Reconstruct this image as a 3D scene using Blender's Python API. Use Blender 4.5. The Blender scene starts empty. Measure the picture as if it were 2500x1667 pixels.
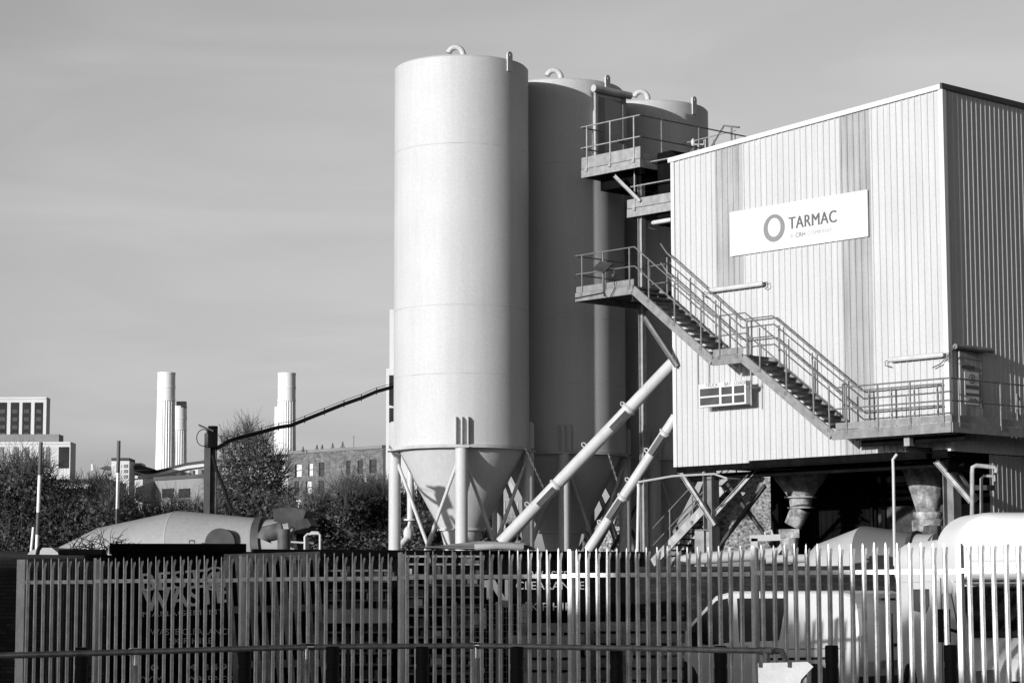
import bpy, math, random
import numpy as np
from mathutils import Vector, Matrix
random.seed(7)
rng = np.random.default_rng(11)
SC = bpy.context.scene
COL = SC.collection

# ------------------------------------------------------------------ camera, sky, sun, exposure
F, CX, CY = 5590.0, 1250.0, 833.5           # focal length and centre in photo pixels (2500 x 1667)
HORIZON, ROLL, EYE = 1460.0, 0.0025, 1.8
PITCH = math.atan((HORIZON - CY) / F)
_cp, _sp = math.cos(PITCH), math.sin(PITCH)
FWD = np.array([0, _cp, _sp]); _u0 = np.array([0, -_sp, _cp]); _r0 = np.array([1.0, 0, 0])
RGT = _r0 * math.cos(ROLL) - _u0 * math.sin(ROLL)
UPV = _u0 * math.cos(ROLL) + _r0 * math.sin(ROLL)
EYEP = np.array([0, 0, EYE])
cam = bpy.data.objects.new("camera", bpy.data.cameras.new("camera")); COL.objects.link(cam)
cam.data.sensor_width = 36.0
cam.data.lens = F / 2500 * 36.0
cam.data.clip_start = 0.5
cam.data.clip_end = 9000
cam.matrix_world = Matrix(((RGT[0], UPV[0], -FWD[0], 0), (RGT[1], UPV[1], -FWD[1], 0), (RGT[2], UPV[2], -FWD[2], EYE), (0, 0, 0, 1)))
SC.camera = cam

SUN_AZ, SUN_EL = math.radians(43.3), math.radians(8.8)     # azimuth the light travels towards (from +Y to +X), elevation
world = bpy.data.worlds.new("World"); SC.world = world; world.use_nodes = True
nt = world.node_tree; nd = nt.nodes; lk = nt.links
for n in list(nd): nd.remove(n)
def wn(t, **kw):
    n = nd.new(t)
    for k, v in kw.items(): setattr(n, k, v)
    return n
w_out = wn("ShaderNodeOutputWorld"); w_bg = wn("ShaderNodeBackground")
sky = wn("ShaderNodeTexSky", sky_type='NISHITA', sun_disc=False, sun_elevation=SUN_EL, sun_rotation=SUN_AZ + math.pi)
sky.air_density = 1.0; sky.dust_density = 1.0; sky.ozone_density = 1.0
bw = wn("ShaderNodeRGBToBW"); lk.new(sky.outputs[0], bw.inputs[0])
tc = wn("ShaderNodeTexCoord"); sep = wn("ShaderNodeSeparateXYZ"); lk.new(tc.outputs["Generated"], sep.inputs[0])
ramp = wn("ShaderNodeValToRGB"); lk.new(sep.outputs[2], ramp.inputs[0])
# a red-filtered sky: pale near the horizon, deep towards the zenith
el = ramp.color_ramp.elements
el[0].position = 0.0; el[0].color = (.56, .56, .56, 1)
el[1].position = 1.0; el[1].color = (.05, .05, .05, 1)
for p, v in ((.03, .66), (.06, .80), (.10, .95), (.20, 1.13), (.26, 1.15), (.33, .74), (.45, .22)):
    e = el.new(p); e.color = (v, v, v, 1)
dotn = wn("ShaderNodeVectorMath", operation='DOT_PRODUCT'); lk.new(tc.outputs["Generated"], dotn.inputs[0])
dotn.inputs[1].default_value = (math.sin(SUN_AZ), math.cos(SUN_AZ), 0)
sqn = wn("ShaderNodeMath", operation='POWER'); absn = wn("ShaderNodeMath", operation='ABSOLUTE'); lk.new(dotn.outputs["Value"], absn.inputs[0]); lk.new(absn.outputs[0], sqn.inputs[0]); sqn.inputs[1].default_value = 2.0
pol = wn("ShaderNodeMapRange"); lk.new(sqn.outputs[0], pol.inputs["Value"])     # polarised clear sky: darkest at right angles to the sun
for k_, x_ in (("From Min", 0), ("From Max", .33), ("To Min", .68), ("To Max", 1.0)): pol.inputs[k_].default_value = x_
mp0 = wn("ShaderNodeMath", operation='MULTIPLY'); lk.new(bw.outputs[0], mp0.inputs[0]); lk.new(pol.outputs[0], mp0.inputs[1])
m1 = wn("ShaderNodeMath", operation='MULTIPLY'); lk.new(mp0.outputs[0], m1.inputs[0]); lk.new(ramp.outputs[0], m1.inputs[1])
# thin cirrus: long soft streaks
mp = wn("ShaderNodeMapping"); lk.new(tc.outputs["Generated"], mp.inputs[0])
mp.inputs["Rotation"].default_value = (0, math.radians(12), 0); mp.inputs["Scale"].default_value = (2.4, 1.0, 11.0)
nz = wn("ShaderNodeTexNoise"); nz.inputs["Scale"].default_value = 1.6; nz.inputs["Detail"].default_value = 7; nz.inputs["Distortion"].default_value = 1.2
lk.new(mp.outputs[0], nz.inputs["Vector"])
cr = wn("ShaderNodeMapRange"); cr.inputs["From Min"].default_value = .45; cr.inputs["From Max"].default_value = .8
cr.inputs["To Min"].default_value = 1.0; cr.inputs["To Max"].default_value = 1.18
lk.new(nz.outputs[0], cr.inputs["Value"])
m2 = wn("ShaderNodeMath", operation='MULTIPLY'); lk.new(m1.outputs[0], m2.inputs[0]); lk.new(cr.outputs[0], m2.inputs[1])
lk.new(m2.outputs[0], w_bg.inputs["Color"]); w_bg.inputs["Strength"].default_value = 0.144
lk.new(w_bg.outputs[0], w_out.inputs[0])

sund = bpy.data.lights.new("sun", 'SUN'); sund.energy = 5.0; sund.angle = math.radians(.55); sund.color = (1, 1, 1)
sun = bpy.data.objects.new("sun", sund); COL.objects.link(sun)
SUNV = Vector((math.sin(SUN_AZ) * math.cos(SUN_EL), math.cos(SUN_AZ) * math.cos(SUN_EL), -math.sin(SUN_EL)))
sun.rotation_euler = SUNV.to_track_quat('-Z', 'Y').to_euler(); sun.location = (-60, -60, 40)
SC.view_settings.view_transform = 'Standard'; SC.view_settings.look = 'None'
SC.view_settings.exposure = 0.0; SC.view_settings.gamma = 1.0
SC.cycles.max_bounces = 5

# ------------------------------------------------------------------ geometry helpers
K = 2500 / 2352                                   # positions below are read in a 2352 px wide view of the photo
V = lambda *a: np.array(a, float)
def ray(x, y): return FWD * F + RGT * (x * K - CX) + UPV * (CY - y * K)
def P(x, y, Y):                                   # point of the photo at depth Y
    d = ray(x, y); return EYEP + d * (Y / d[1])
def PZ(x, Y, z):                                  # point at pixel column x (near the horizon), depth Y and height z
    p = P(x, 1300, Y); return V(p[0], Y, z)
TH = math.radians(-47.0)
EX = V(math.cos(TH), math.sin(TH), 0); EY = V(-math.sin(TH), math.cos(TH), 0); EZ = V(0, 0, 1)
TW = 9.33                                         # width of the plant building
CORNER = V(10.92, 57.0, 0); TORG = CORNER - EX * TW
def T(x, y, z): return TORG + EX * x + EY * y + EZ * z          # plant coordinates: along front, into the building, up
def hit(x, y, p0, n):
    d = ray(x, y); return EYEP + d * (np.dot(p0 - EYEP, n) / np.dot(d, n))
def TL(x, y, c=0.0):                              # photo pixel on the plane y' = c -> (x', z)
    p = hit(x, y, T(0, c, 0), EY); return float(np.dot(p - TORG, EX)), float(p[2])
def TS(x, y, c):                                  # photo pixel on the plane x' = c -> (y', z)
    p = hit(x, y, T(c, 0, 0), EX); return float(np.dot(p - TORG, EY)), float(p[2])
def unit(v): return v / (np.linalg.norm(v) + 1e-12)

ROOTS = {}
class MB:
    def __init__(s): s.v = []; s.f = []; s.sm = []
    def add(s, vs, fs, smooth=False):
        b = len(s.v); s.v += [tuple(map(float, p)) for p in vs]
        for q in fs: s.f.append(tuple(b + i for i in q)); s.sm.append(smooth)
        return s
    def box(s, c, size, ax=(V(1, 0, 0), V(0, 1, 0), V(0, 0, 1))):
        c = V(*c); a, b, d = (np.array(ax[i]) * size[i] / 2 for i in range(3))
        vs = [c + i * a + j * b + k * d for k in (-1, 1) for j in (-1, 1) for i in (-1, 1)]
        return s.add(vs, [(0, 2, 3, 1), (4, 5, 7, 6), (0, 1, 5, 4), (2, 6, 7, 3), (0, 4, 6, 2), (1, 3, 7, 5)])
    def tbox(s, x0, x1, y0, y1, z0, z1):          # box in plant coordinates
        return s.box(T((x0 + x1) / 2, (y0 + y1) / 2, (z0 + z1) / 2), (abs(x1 - x0), abs(y1 - y0), abs(z1 - z0)), (EX, EY, EZ))
    def bar(s, p, q, w, h, up=EZ):                # rectangular beam from p to q, w sideways, h along up
        p, q = V(*p), V(*q); d = unit(q - p); a = unit(np.cross(d, up)); u = np.cross(a, d)
        return s.box((p + q) / 2, (np.linalg.norm(q - p), w, h), (d, a, u))
    def ibeam(s, p, q, w, h, t=.012, up=EZ):
        p, q = V(*p), V(*q); d = unit(q - p); a = unit(np.cross(d, up)); u = np.cross(a, d)
        s.bar(p, q, t, h - 2 * t - .004, up)
        s.bar(p + u * (h / 2 - t / 2), q + u * (h / 2 - t / 2), w, t, up); s.bar(p - u * (h / 2 - t / 2), q - u * (h / 2 - t / 2), w, t, up)
        return s
    def tube(s, pts, r, n=8, caps=True):
        pts = [V(*p) for p in pts]; rs = r if hasattr(r, '__len__') else [r] * len(pts)
        rings = []; prev = None
        for i, p in enumerate(pts):
            d = unit((pts[min(i + 1, len(pts) - 1)] - pts[max(i - 1, 0)]))
            if prev is None:
                a = np.cross(d, EZ); a = unit(a) if np.linalg.norm(a) > 1e-3 else V(1, 0, 0)
            else:
                a = unit(prev - d * np.dot(prev, d))
            prev = a; b = np.cross(d, a)
            rings.append([p + rs[i] * (a * math.cos(t) + b * math.sin(t)) for t in np.linspace(0, 2 * math.pi, n, endpoint=False)])
        vs = [v for g in rings for v in g]; fs = []
        for i in range(len(pts) - 1):
            for j in range(n):
                k = (j + 1) % n; fs.append((i * n + j, i * n + k, (i + 1) * n + k, (i + 1) * n + j))
        s.add(vs, fs, True)
        if caps:
            s.add(rings[0], [tuple(range(n))[::-1]]); s.add(rings[-1], [tuple(range(n))])
        return s
    def lathe(s, base, prof, n=32, axis=EZ, side=None, smooth_all=False, flute=None):
        base = V(*base); axis = unit(V(*axis))
        a = side if side is not None else (V(1, 0, 0) if abs(axis[2]) > .9 else unit(np.cross(axis, EZ)))
        b = np.cross(axis, a)
        ring = lambda r, z, fl=0: [base + axis * z + (r - (fl * abs(math.sin(t * 12)) if fl else 0)) * (a * math.cos(t) + b * math.sin(t)) for t in np.linspace(0, 2 * math.pi, n, endpoint=False)]
        if smooth_all:
            vs = []; fs = []
            for r, z in prof: vs += ring(r, z)
            for i in range(len(prof) - 1):
                for j in range(n):
                    k = (j + 1) % n; fs.append((i * n + j, i * n + k, (i + 1) * n + k, (i + 1) * n + j))
            return s.add(vs, fs, True)
        for i in range(len(prof) - 1):
            (r0, z0), (r1, z1) = prof[i], prof[i + 1]
            fl = flute if flute and flute[0] <= i <= flute[1] else None
            f_ = fl[2] if fl else 0
            s.add(ring(r0, z0, f_) + ring(r1, z1, f_), [(j, (j + 1) % n, n + (j + 1) % n, n + j) for j in range(n)], True)
        return s
    def prism(s, poly, vec):                      # polygon (list of points) extruded by vec, closed
        poly = [V(*p) for p in poly]; vec = V(*vec); n = len(poly)
        s.add(poly + [p + vec for p in poly], [tuple(range(n))[::-1], tuple(range(n, 2 * n))] + [(i, (i + 1) % n, n + (i + 1) % n, n + i) for i in range(n)])
        return s
    def sphere(s, c, r, n=12, m=8, sq=(1, 1, 1)):
        c = V(*c); vs = []; fs = []
        for i in range(m + 1):
            t = math.pi * i / m
            for j in range(n):
                u = 2 * math.pi * j / n; vs.append(c + V(r * sq[0] * math.sin(t) * math.cos(u), r * sq[1] * math.sin(t) * math.sin(u), r * sq[2] * math.cos(t)))
        for i in range(m):
            for j in range(n):
                k = (j + 1) % n; fs.append((i * n + j, (i + 1) * n + j, (i + 1) * n + k, i * n + k))
        return s.add(vs, fs, True)
    def build(s, name, mat, parent=None, label=None, cat=None, group=None, kind=None):
        me = bpy.data.meshes.new(name)
        vs = np.array(s.v, float).reshape(-1, 3)
        if parent is not None:
            loc, rz = ROOTS[parent.name]; vs = vs - loc
            c, sn = math.cos(-rz), math.sin(-rz)
            vs = np.stack([vs[:, 0] * c - vs[:, 1] * sn, vs[:, 0] * sn + vs[:, 1] * c, vs[:, 2]], 1)
        else:
            base = V(vs[:, 0].mean(), vs[:, 1].mean(), vs[:, 2].min()); vs = vs - base
        me.from_pydata(vs.tolist(), [], s.f); me.update()
        me.polygons.foreach_set("use_smooth", s.sm)
        if any(s.sm): me.set_sharp_from_angle(angle=math.radians(38))
        me.materials.append(mat)
        o = bpy.data.objects.new(name, me); COL.objects.link(o)
        if parent is not None:
            o.parent = parent; ROOTS[o.name] = ROOTS[parent.name]
        else:
            o.location = base; ROOTS[o.name] = (base, 0.0)
        tag(o, label, cat, group, kind)
        return o
def tag(o, label=None, cat=None, group=None, kind=None):
    if label: o["label"] = label
    if cat: o["category"] = cat
    if group: o["group"] = group
    if kind: o["kind"] = kind
def thing(name, loc, label, cat, group=None, rz=0.0):
    o = bpy.data.objects.new(name, None); COL.objects.link(o); o.empty_display_size = .3
    o.location = tuple(map(float, loc)); o.rotation_euler = (0, 0, rz); ROOTS[o.name] = (V(*loc), rz)
    tag(o, label, cat, group); return o
def copy_thing(o, loc, label, rz=None):
    c = o.copy(); COL.objects.link(c); c.location = tuple(map(float, loc)); c["label"] = label
    if rz is not None: c.rotation_euler = (0, 0, rz)
    for ch in o.children:
        d = ch.copy(); COL.objects.link(d); d.parent = c
        for g in ch.children:
            e = g.copy(); COL.objects.link(e); e.parent = d
    ROOTS[c.name] = (V(*loc), c.rotation_euler.z)
    return c

# ------------------------------------------------------------------ materials (all neutral grey: a black and white photograph)
def mat(name, v, rough=.6, metal=0.0, var=.12, scale=1.5, streak=0.0, fine=.06, fine_scale=40, bump=0.0, spec=.4, bump_scale=None, island=0.0, objrand=0.0):
    if v < .03: spec = min(spec, .15)
    if v < .007: spec, rough = 0.05, .9
    m = bpy.data.materials.new(name); m.use_nodes = True; t = m.node_tree; n = t.nodes; l = t.links
    b = n["Principled BSDF"]; b.inputs["Roughness"].default_value = rough; b.inputs["Metallic"].default_value = metal
    b.inputs["Specular IOR Level"].default_value = spec
    c = n.new("ShaderNodeTexCoord")
    def noise(sc, vec=None, det=4):
        q = n.new("ShaderNodeTexNoise"); q.inputs["Scale"].default_value = sc; q.inputs["Detail"].default_value = det
        l.new(vec or c.outputs["Object"], q.inputs["Vector"]); return q.outputs[0]
    def rangev(src, lo, hi, a=.3, z=.7):
        r = n.new("ShaderNodeMapRange"); l.new(src, r.inputs["Value"])
        for k, x in (("From Min", a), ("From Max", z), ("To Min", lo), ("To Max", hi)): r.inputs[k].default_value = x
        return r.outputs[0]
    def mul(a, b_):
        q = n.new("ShaderNodeMath"); q.operation = 'MULTIPLY'; l.new(a, q.inputs[0])
        if isinstance(b_, float): q.inputs[1].default_value = b_
        else: l.new(b_, q.inputs[1])
        return q.outputs[0]
    out = rangev(noise(scale), 1 - var, 1 + var)
    if fine: out = mul(out, rangev(noise(fine_scale, det=2), 1 - fine, 1 + fine))
    if streak:
        mp_ = n.new("ShaderNodeMapping"); mp_.inputs["Scale"].default_value = (5, 5, .22); l.new(c.outputs["Object"], mp_.inputs[0])
        out = mul(out, rangev(noise(1.3, mp_.outputs[0], 5), 1 - streak, 1.0, .35, .62))
    if island:
        g = n.new("ShaderNodeNewGeometry"); out = mul(out, rangev(g.outputs["Random Per Island"], 1 - island, 1 + island, 0, 1))
    if objrand:
        oi = n.new('ShaderNodeObjectInfo'); out = mul(out, rangev(oi.outputs['Random'], 1 - objrand, 1 + objrand * .6, 0, 1))
    out = mul(out, float(v))
    cc = n.new("ShaderNodeCombineColor")
    for i in range(3): l.new(out, cc.inputs[i])
    l.new(cc.outputs[0], b.inputs["Base Color"])
    if bump:
        bp = n.new("ShaderNodeBump"); bp.inputs["Strength"].default_value = bump; bp.inputs["Distance"].default_value = .05
        l.new(noise(bump_scale or fine_scale, det=5), bp.inputs["Height"]); l.new(bp.outputs[0], b.inputs["Normal"])
    return m
def brick_mat(name, v, mortar, sx=.225, sy=.075, contrast=.35, rough=.85):
    m = bpy.data.materials.new(name); m.use_nodes = True; t = m.node_tree; n = t.nodes; l = t.links
    b = n["Principled BSDF"]; b.inputs["Roughness"].default_value = rough; b.inputs["Specular IOR Level"].default_value = .2
    c = n.new("ShaderNodeTexCoord"); s = n.new("ShaderNodeSeparateXYZ"); l.new(c.outputs["Object"], s.inputs[0])
    a = n.new("ShaderNodeMath"); l.new(s.outputs[0], a.inputs[0]); l.new(s.outputs[1], a.inputs[1])
    cb = n.new("ShaderNodeCombineXYZ"); l.new(a.outputs[0], cb.inputs[0]); l.new(s.outputs[2], cb.inputs[1])
    br = n.new("ShaderNodeTexBrick"); l.new(cb.outputs[0], br.inputs["Vector"]); br.inputs["Scale"].default_value = 1.0
    br.inputs["Brick Width"].default_value = sx; br.inputs["Row Height"].default_value = sy; br.inputs["Mortar Size"].default_value = sy * .13
    lo, hi = v * (1 - contrast), v * (1 + contrast)
    br.inputs["Color1"].default_value = (lo, lo, lo, 1); br.inputs["Color2"].default_value = (hi, hi, hi, 1); br.inputs["Mortar"].default_value = (mortar, mortar, mortar, 1)
    no = n.new("ShaderNodeTexNoise"); no.inputs["Scale"].default_value = 1.2; no.inputs["Detail"].default_value = 6; l.new(c.outputs["Object"], no.inputs["Vector"])
    r = n.new("ShaderNodeMapRange"); l.new(no.outputs[0], r.inputs["Value"]); r.inputs["From Min"].default_value = .3; r.inputs["From Max"].default_value = .7; r.inputs["To Min"].default_value = .6; r.inputs["To Max"].default_value = 1.3
    mx = n.new("ShaderNodeVectorMath"); mx.operation = 'MULTIPLY'; l.new(br.outputs[0], mx.inputs[0]); l.new(r.outputs[0], mx.inputs[1])
    l.new(mx.outputs[0], b.inputs["Base Color"]); return m

M = dict(
    silo=mat("silo_paint", .485, .6, var=.04, scale=.6, streak=.05, fine=.06, fine_scale=18),
    silo_dark=mat("silo_roof_paint", .40, .7, var=.25, scale=2),
    white_pipe=mat("white_painted_pipe", .5, .5, var=.08, streak=.06),
    clad=mat("white_profiled_cladding", .475, .6, var=.03, scale=.8, streak=.09, fine=.05, fine_scale=14),
    strip=mat("weathered_rooflight_sheet", .35, .6, var=.06, scale=1.2, streak=.3, fine=.1, fine_scale=25),
    trim=mat("white_trim", .56, .5, var=.06),
    sign=mat("white_sign_board", .60, .45, var=.01, fine=0),
    ink=mat("dark_sign_ink", .10, .6, var=.05, fine=0),
    ink_grey=mat("grey_sign_ink", .20, .6, var=.05, fine=0),
    ink_pale=mat("pale_sign_ink", .33, .6, var=.05, fine=0),
    galv=mat("galvanised_steel", .24, .55, .25, var=.2, scale=5, streak=.15),
    galv_bright=mat("bright_galvanised_steel", .34, .5, .3, var=.18, scale=6, streak=.15),
    rail=mat("weathered_rail_tube", .17, .55, .3, var=.25, scale=6),
    rail_pale=mat("pale_rail_tube", .34, .5, .3, var=.2, scale=6),
    grate=mat("dark_floor_grating", .045, .7, var=.3, scale=6),
    dark=mat("dark_painted_steel", .05, .6, var=.3, scale=3),
    black=mat("black_painted_steel", .006, .6, var=.3, scale=2.5, streak=.3, bump=.1, bump_scale=6),
    void=mat("near_black_with_bay_shade", .006, .8, var=.4, scale=1.5, streak=.4),  # near-black; under the building it puts the bay's shade into the colour
    frame=mat("grey_painted_steelwork", .20, .6, var=.3, scale=3, streak=.25),
    frame_pale=mat("dusty_pale_steelwork", .36, .7, var=.3, scale=4, streak=.2),
    hopper=mat("cement_stained_hopper", .34, .85, var=.65, scale=3.2, streak=.4, fine=.25, fine_scale=15, bump=.5, bump_scale=8),
    gravel=mat("loose_gravel", .26, .95, var=.2, scale=1.2, fine=.8, fine_scale=12, bump=.8, bump_scale=12),
    earth=mat("dark_earth", .07, .95, var=.4, scale=2, fine=.3, fine_scale=20, bump=.6),
    ground=mat("dusty_yard_ground", .11, .95, var=.3, scale=.3, fine=.2),
    door=mat("weathered_door_panel", .34, .7, var=.35, scale=2.2, streak=.35),
    door_dark=mat("grey_steel_door", .20, .6, var=.12, scale=2),
    lamp=mat("dusty_lamp_diffuser", .5, .4, var=.1, scale=3),
    glassdark=mat("dark_glass", .012, .08, var=.2, spec=.6),
    glassgrey=mat("grey_tinted_glass", .05, .15, var=.3, spec=.6),
    fence=mat("galvanised_palisade", .62, .42, .55, objrand=.10, var=.22, scale=5, fine=.2, fine_scale=60, streak=.15),
    fence_pale=mat("clean_galvanised_rail", .52, .45, .4, var=.15, scale=4, fine=.15, fine_scale=60),
    tube=mat("dull_scaffold_tube", .34, .5, .4, var=.3, scale=10, fine=.2, fine_scale=70),
    fitting=mat("bright_tube_fitting", .9, .16, 1.0, var=.2, scale=12),
    bollard=mat("black_plastic", .012, .55, var=.3, scale=4),
    board=mat("broken_white_board", .56, .7, var=.12, scale=6, fine=.06),
    hopper_dark=mat('dark_hopper_steel', .055, .8, var=.5, scale=3, streak=.4), letter_white=mat('white_vinyl_letter', .62, .5, var=.15, fine=0), letter_dim=mat('faded_vinyl_letter', .40, .5, var=.3, scale=6, fine=0),  # hopper steel: one dark base tone with random streaks
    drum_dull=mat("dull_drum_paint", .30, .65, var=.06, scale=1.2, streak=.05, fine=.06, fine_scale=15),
    drum=mat("pale_drum_paint", .40, .6, var=.06, scale=1.2, streak=.05, fine=.06, fine_scale=15),
    drum_grey=mat("grey_drum_paint", .12, .6, var=.08, scale=1.2),
    chute=mat("dirty_chute_steel", .10, .7, var=.45, scale=4, streak=.4),
    truck=mat("white_vehicle_paint", .78, .3, var=.03, fine=.02, spec=.5),
    van=mat("silver_vehicle_paint", .52, .35, .15, var=.05, fine=.03, spec=.5),
    rubber=mat("tyre_rubber", .02, .8), plastic=mat("black_trim_plastic", .02, .5),
    wood=mat("weathered_timber", .30, .85, var=.35, scale=3, streak=.4, fine=.2, fine_scale=30, bump=.4),
    wood_dark=mat("damp_timber", .20, .9, var=.4, scale=3, fine=.25, fine_scale=30, bump=.4),
    card=mat("pale_carton", .42, .8, var=.15), carton=mat("brown_carton", .12, .85, var=.3, scale=5),
    tarp=mat("pale_sheet", .36, .6, var=.15, scale=3),
    brick=brick_mat("dark_wall_brick", .013, .004, contrast=.6), coping=mat("stone_coping", .018, .8, var=.3, scale=3),
    brick_far=brick_mat("brown_house_brick", .12, .17, .9, .3, .3),
    concrete=mat("white_chimney_concrete", .74, .7, var=.05, scale=.05, fine=0, streak=.06),
    pale=mat("pale_block_cladding", .56, .7, var=.08, scale=.1, fine=0), dark_panel=mat("dark_block_panel", .02, .5, var=.5, scale=.35, fine=0),
    midgrey=mat("mid_grey_panel", .20, .7, var=.15, scale=.2, fine=0), roofdark=mat("dark_flat_roof", .06, .8, var=.3, scale=.2, fine=0),
    leaf=mat("dark_scrub_leaf", .045, .7, var=.5, scale=.45, fine=0, spec=.35, island=.85),
    leaf2=mat("thin_tree_leaf", .095, .7, var=.45, scale=.5, fine=0, spec=.35, island=.8),
    bark=mat("grey_bark", .07, .9, var=.3, scale=4),
    hose=mat("black_rubber_hose", .012, .9), white_band=mat("white_pole_paint", .72, .5, var=.1, scale=5), dark_band=mat("dark_pole_paint", .08, .6),
)
def text_mb(txt, size, origin, ax, up, depth=.01, bold=.0, align='LEFT', space=1.0):
    cu = bpy.data.curves.new("lettering_curve", 'FONT'); cu.body = txt; cu.size = size; cu.offset = bold; cu.align_x = align; cu.space_character = space
    cu.resolution_u = 4
    o = bpy.data.objects.new("lettering_curve", cu); COL.objects.link(o)
    dg = bpy.context.evaluated_depsgraph_get(); me = bpy.data.meshes.new_from_object(o.evaluated_get(dg))
    nrm = np.cross(ax, up)
    vs = [V(*origin) + np.array(ax) * v.co.x + np.array(up) * v.co.y for v in me.vertices]
    fs = [tuple(p.vertices) for p in me.polygons]; b = MB(); b.add([p + nrm * depth for p in vs], fs)
    bpy.data.objects.remove(o); bpy.data.meshes.remove(me); bpy.data.curves.remove(cu)
    return b

# ------------------------------------------------------------------ setting
g = MB(); g.add([V(-6000, -300, 0), V(6000, -300, 0), V(6000, 8000, 0), V(-6000, 8000, 0)], [(0, 1, 2, 3)])
g.build("ground", M["ground"], kind="structure")

# ------------------------------------------------------------------ cement silos
S1c = P(1060, 800, 66); S1 = V(S1c[0], 66, 0)
S2c = P(1288, 800, 69); S2 = V(S2c[0], 69, 0)
S3c = P(1490, 800, 72); S3 = V(S3c[0], 72, 0)
RS = 1.96
ZR = P(903, 165, 66)[2]; ZB = P(903, 1033, 66)[2]; ZC = P(1060, 1212, 65.2)[2]
view = unit(V(-S1[0], -66, 0)); perp = V(-view[1], view[0], 0)
perp = perp if perp[0] > 0 else -perp                     # to the right in the photo
silo = thing("cement_silo", S1, "nearest and tallest looking white cement silo, sunlit, leftmost of the row of three", "silo", "cement silos in a row")
b = MB(); b.lathe(S1, [(RS - .03, ZB + .02), (RS, ZB + .03), (RS, ZR), (RS - .05, ZR + .05), (RS - .06, ZR + .0)], 72)
shell = b.build("shell", M["silo"], silo)
for py in (700, 858, 330):
    z = P(1060, py, 64.1)[2]; b = MB(); b.lathe(S1, [(RS + .001, z), (RS + .006, z + .008), (RS + .001, z + .016)], 72); b.build("weld_seam", M["silo_dark"], shell)
b = MB(); b.lathe(S1, [(RS - .04, ZR - .01), (1.0, ZR + .16), (.05, ZR + .22)], 48); b.build("roof", M["silo_dark"], silo)
b = MB(); b.lathe(S1, [(RS + .07, ZB - .06), (RS + .07, ZB + .03), (RS - .02, ZB + .032)], 72); b.lathe(S1, [(RS - .3, ZB - .06), (RS + .07, ZB - .06)], 72); b.build("ring_beam", M["silo_dark"], silo)
b = MB(); b.lathe(S1, [(RS - .16, ZB - .05), (.66, ZC)], 56); b.lathe(S1, [(.66, ZC), (.70, ZC - .01), (.70, ZC - .06), (.60, ZC - .07), (.36, ZC - 1.1), (.3, ZC - 1.5)], 40); b.build("discharge_cone", M["silo"], silo)
# hooked vent pipe on the roof
pv = S1 + perp * .05; zt = ZR + .12
b = MB(); arc = [pv + EZ * (zt + .0), pv + EZ * (zt + .36)] + [pv - perp * (.22 - .22 * math.cos(t)) + EZ * (zt + .36 + .24 * math.sin(t)) for t in np.linspace(.25, 2.85, 10)]
b.tube(arc, .085, 12); b.build("vent_pipe", M["silo"], silo)
# lifting lug plate on the right of the rim
def lug(ang):
    d = perp * math.sin(ang) + view * math.cos(ang); a = unit(np.cross(EZ, d)); c = S1 + d * (RS + .035)
    pts = [c + a * x + EZ * z for x, z in [(-.1, ZR - .32), (.1, ZR - .32), (.1, ZR + .16)] + [(.1 * math.cos(t), ZR + .16 + .1 * math.sin(t)) for t in np.linspace(.3, 2.84, 6)] + [(-.1, ZR + .16)]]
    q = MB(); q.prism(pts, -d * .06); q.lathe(c + EZ * (ZR + .15) - d * .07, [(.03, 0), (.03, .085), (.0, .086)], 10, axis=d)
    return q
lug(.78).build("lifting_lug", M["silo"], silo); lug(-2.3).build("lifting_lug", M["silo"], silo)
LEGD = [view, perp, -view, -perp]
RL = RS + .02
for d in LEGD:
    c = S1 + d * (RL - .06); b = MB(); b.tube([c, c + EZ * (ZB - .07)], .175, 20)
    b.box(c + EZ * .01, (.5, .5, .02)); b.box(c + EZ * (ZB - .05), (.42, .42, .03), (d, unit(np.cross(EZ, d)), EZ))
    lg = b.build("leg", M["silo"], silo)
    a = unit(np.cross(EZ, d)); b = MB()
    for k in (-.17, 0, .17):
        q = c + a * k; b.prism([q + d * -.2 + EZ * (ZB + .03), q + d * .17 + EZ * (ZB + .03), q + d * .17 + EZ * (ZB + .72), q + d * .1 + EZ * (ZB + .8), q + d * -.2 + EZ * (ZB + .8)], a * .022)
    b.build("stiffener_fins", M["silo"], lg)
for i in range(4):
    p = S1 + LEGD[i] * (RL - .06); q = S1 + LEGD[(i + 1) % 4] * (RL - .06); h = EZ * (ZB - .35); l0 = EZ * .9
    u = unit(q - p)
    MB().tube([p + h + u * .1, q + l0 - u * .1], .05, 10).build("cross_brace", M["silo"], silo)
    MB().tube([q + h - u * .1 + view * .09, p + l0 + u * .1 + view * .09], .05, 10).build("cross_brace", M["silo"], silo)
copy_thing(silo, S2, "second white cement silo of the row, mostly in shade with a narrow sunlit strip")
copy_thing(silo, S3, "third white cement silo, farthest of the row, partly behind the plant building")
# fill pipe hanging behind the first silo
fp = thing("silo_fill_pipe", V(S1[0] - 1.35, 67.2, 0), "white fill pipe with flange and hanging coupling beside the left leg of the nearest silo", "pipe")
c = P(943, 1040, 67.2); x0 = V(c[0], 67.2, 0)
MB().tube([x0 + EZ * 6.1, x0 + EZ * P(943, 1191, 67.2)[2]], .1, 14).build("pipe", M["white_pipe"], fp)
zf = P(943, 1192, 67.2)[2]
MB().lathe(x0 + EZ * (zf - .02), [(.0, -.02), (.19, -.02), (.19, .03), (.1, .03)], 20).build("flange", M["white_pipe"], fp)
b = MB(); b.tube([x0 + EZ * zf, x0 + V(-.05, 0, zf - .25)], .05, 8); b.sphere(x0 + V(-.07, 0, zf - .42), .17, sq=(.8, .5, 1.3)); b.tube([x0 + V(-.1, 0, zf - .55), x0 + V(-.3, -.1, zf - .78)], .09, 10)
b.build("coupling", M["white_pipe"], fp)

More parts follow.
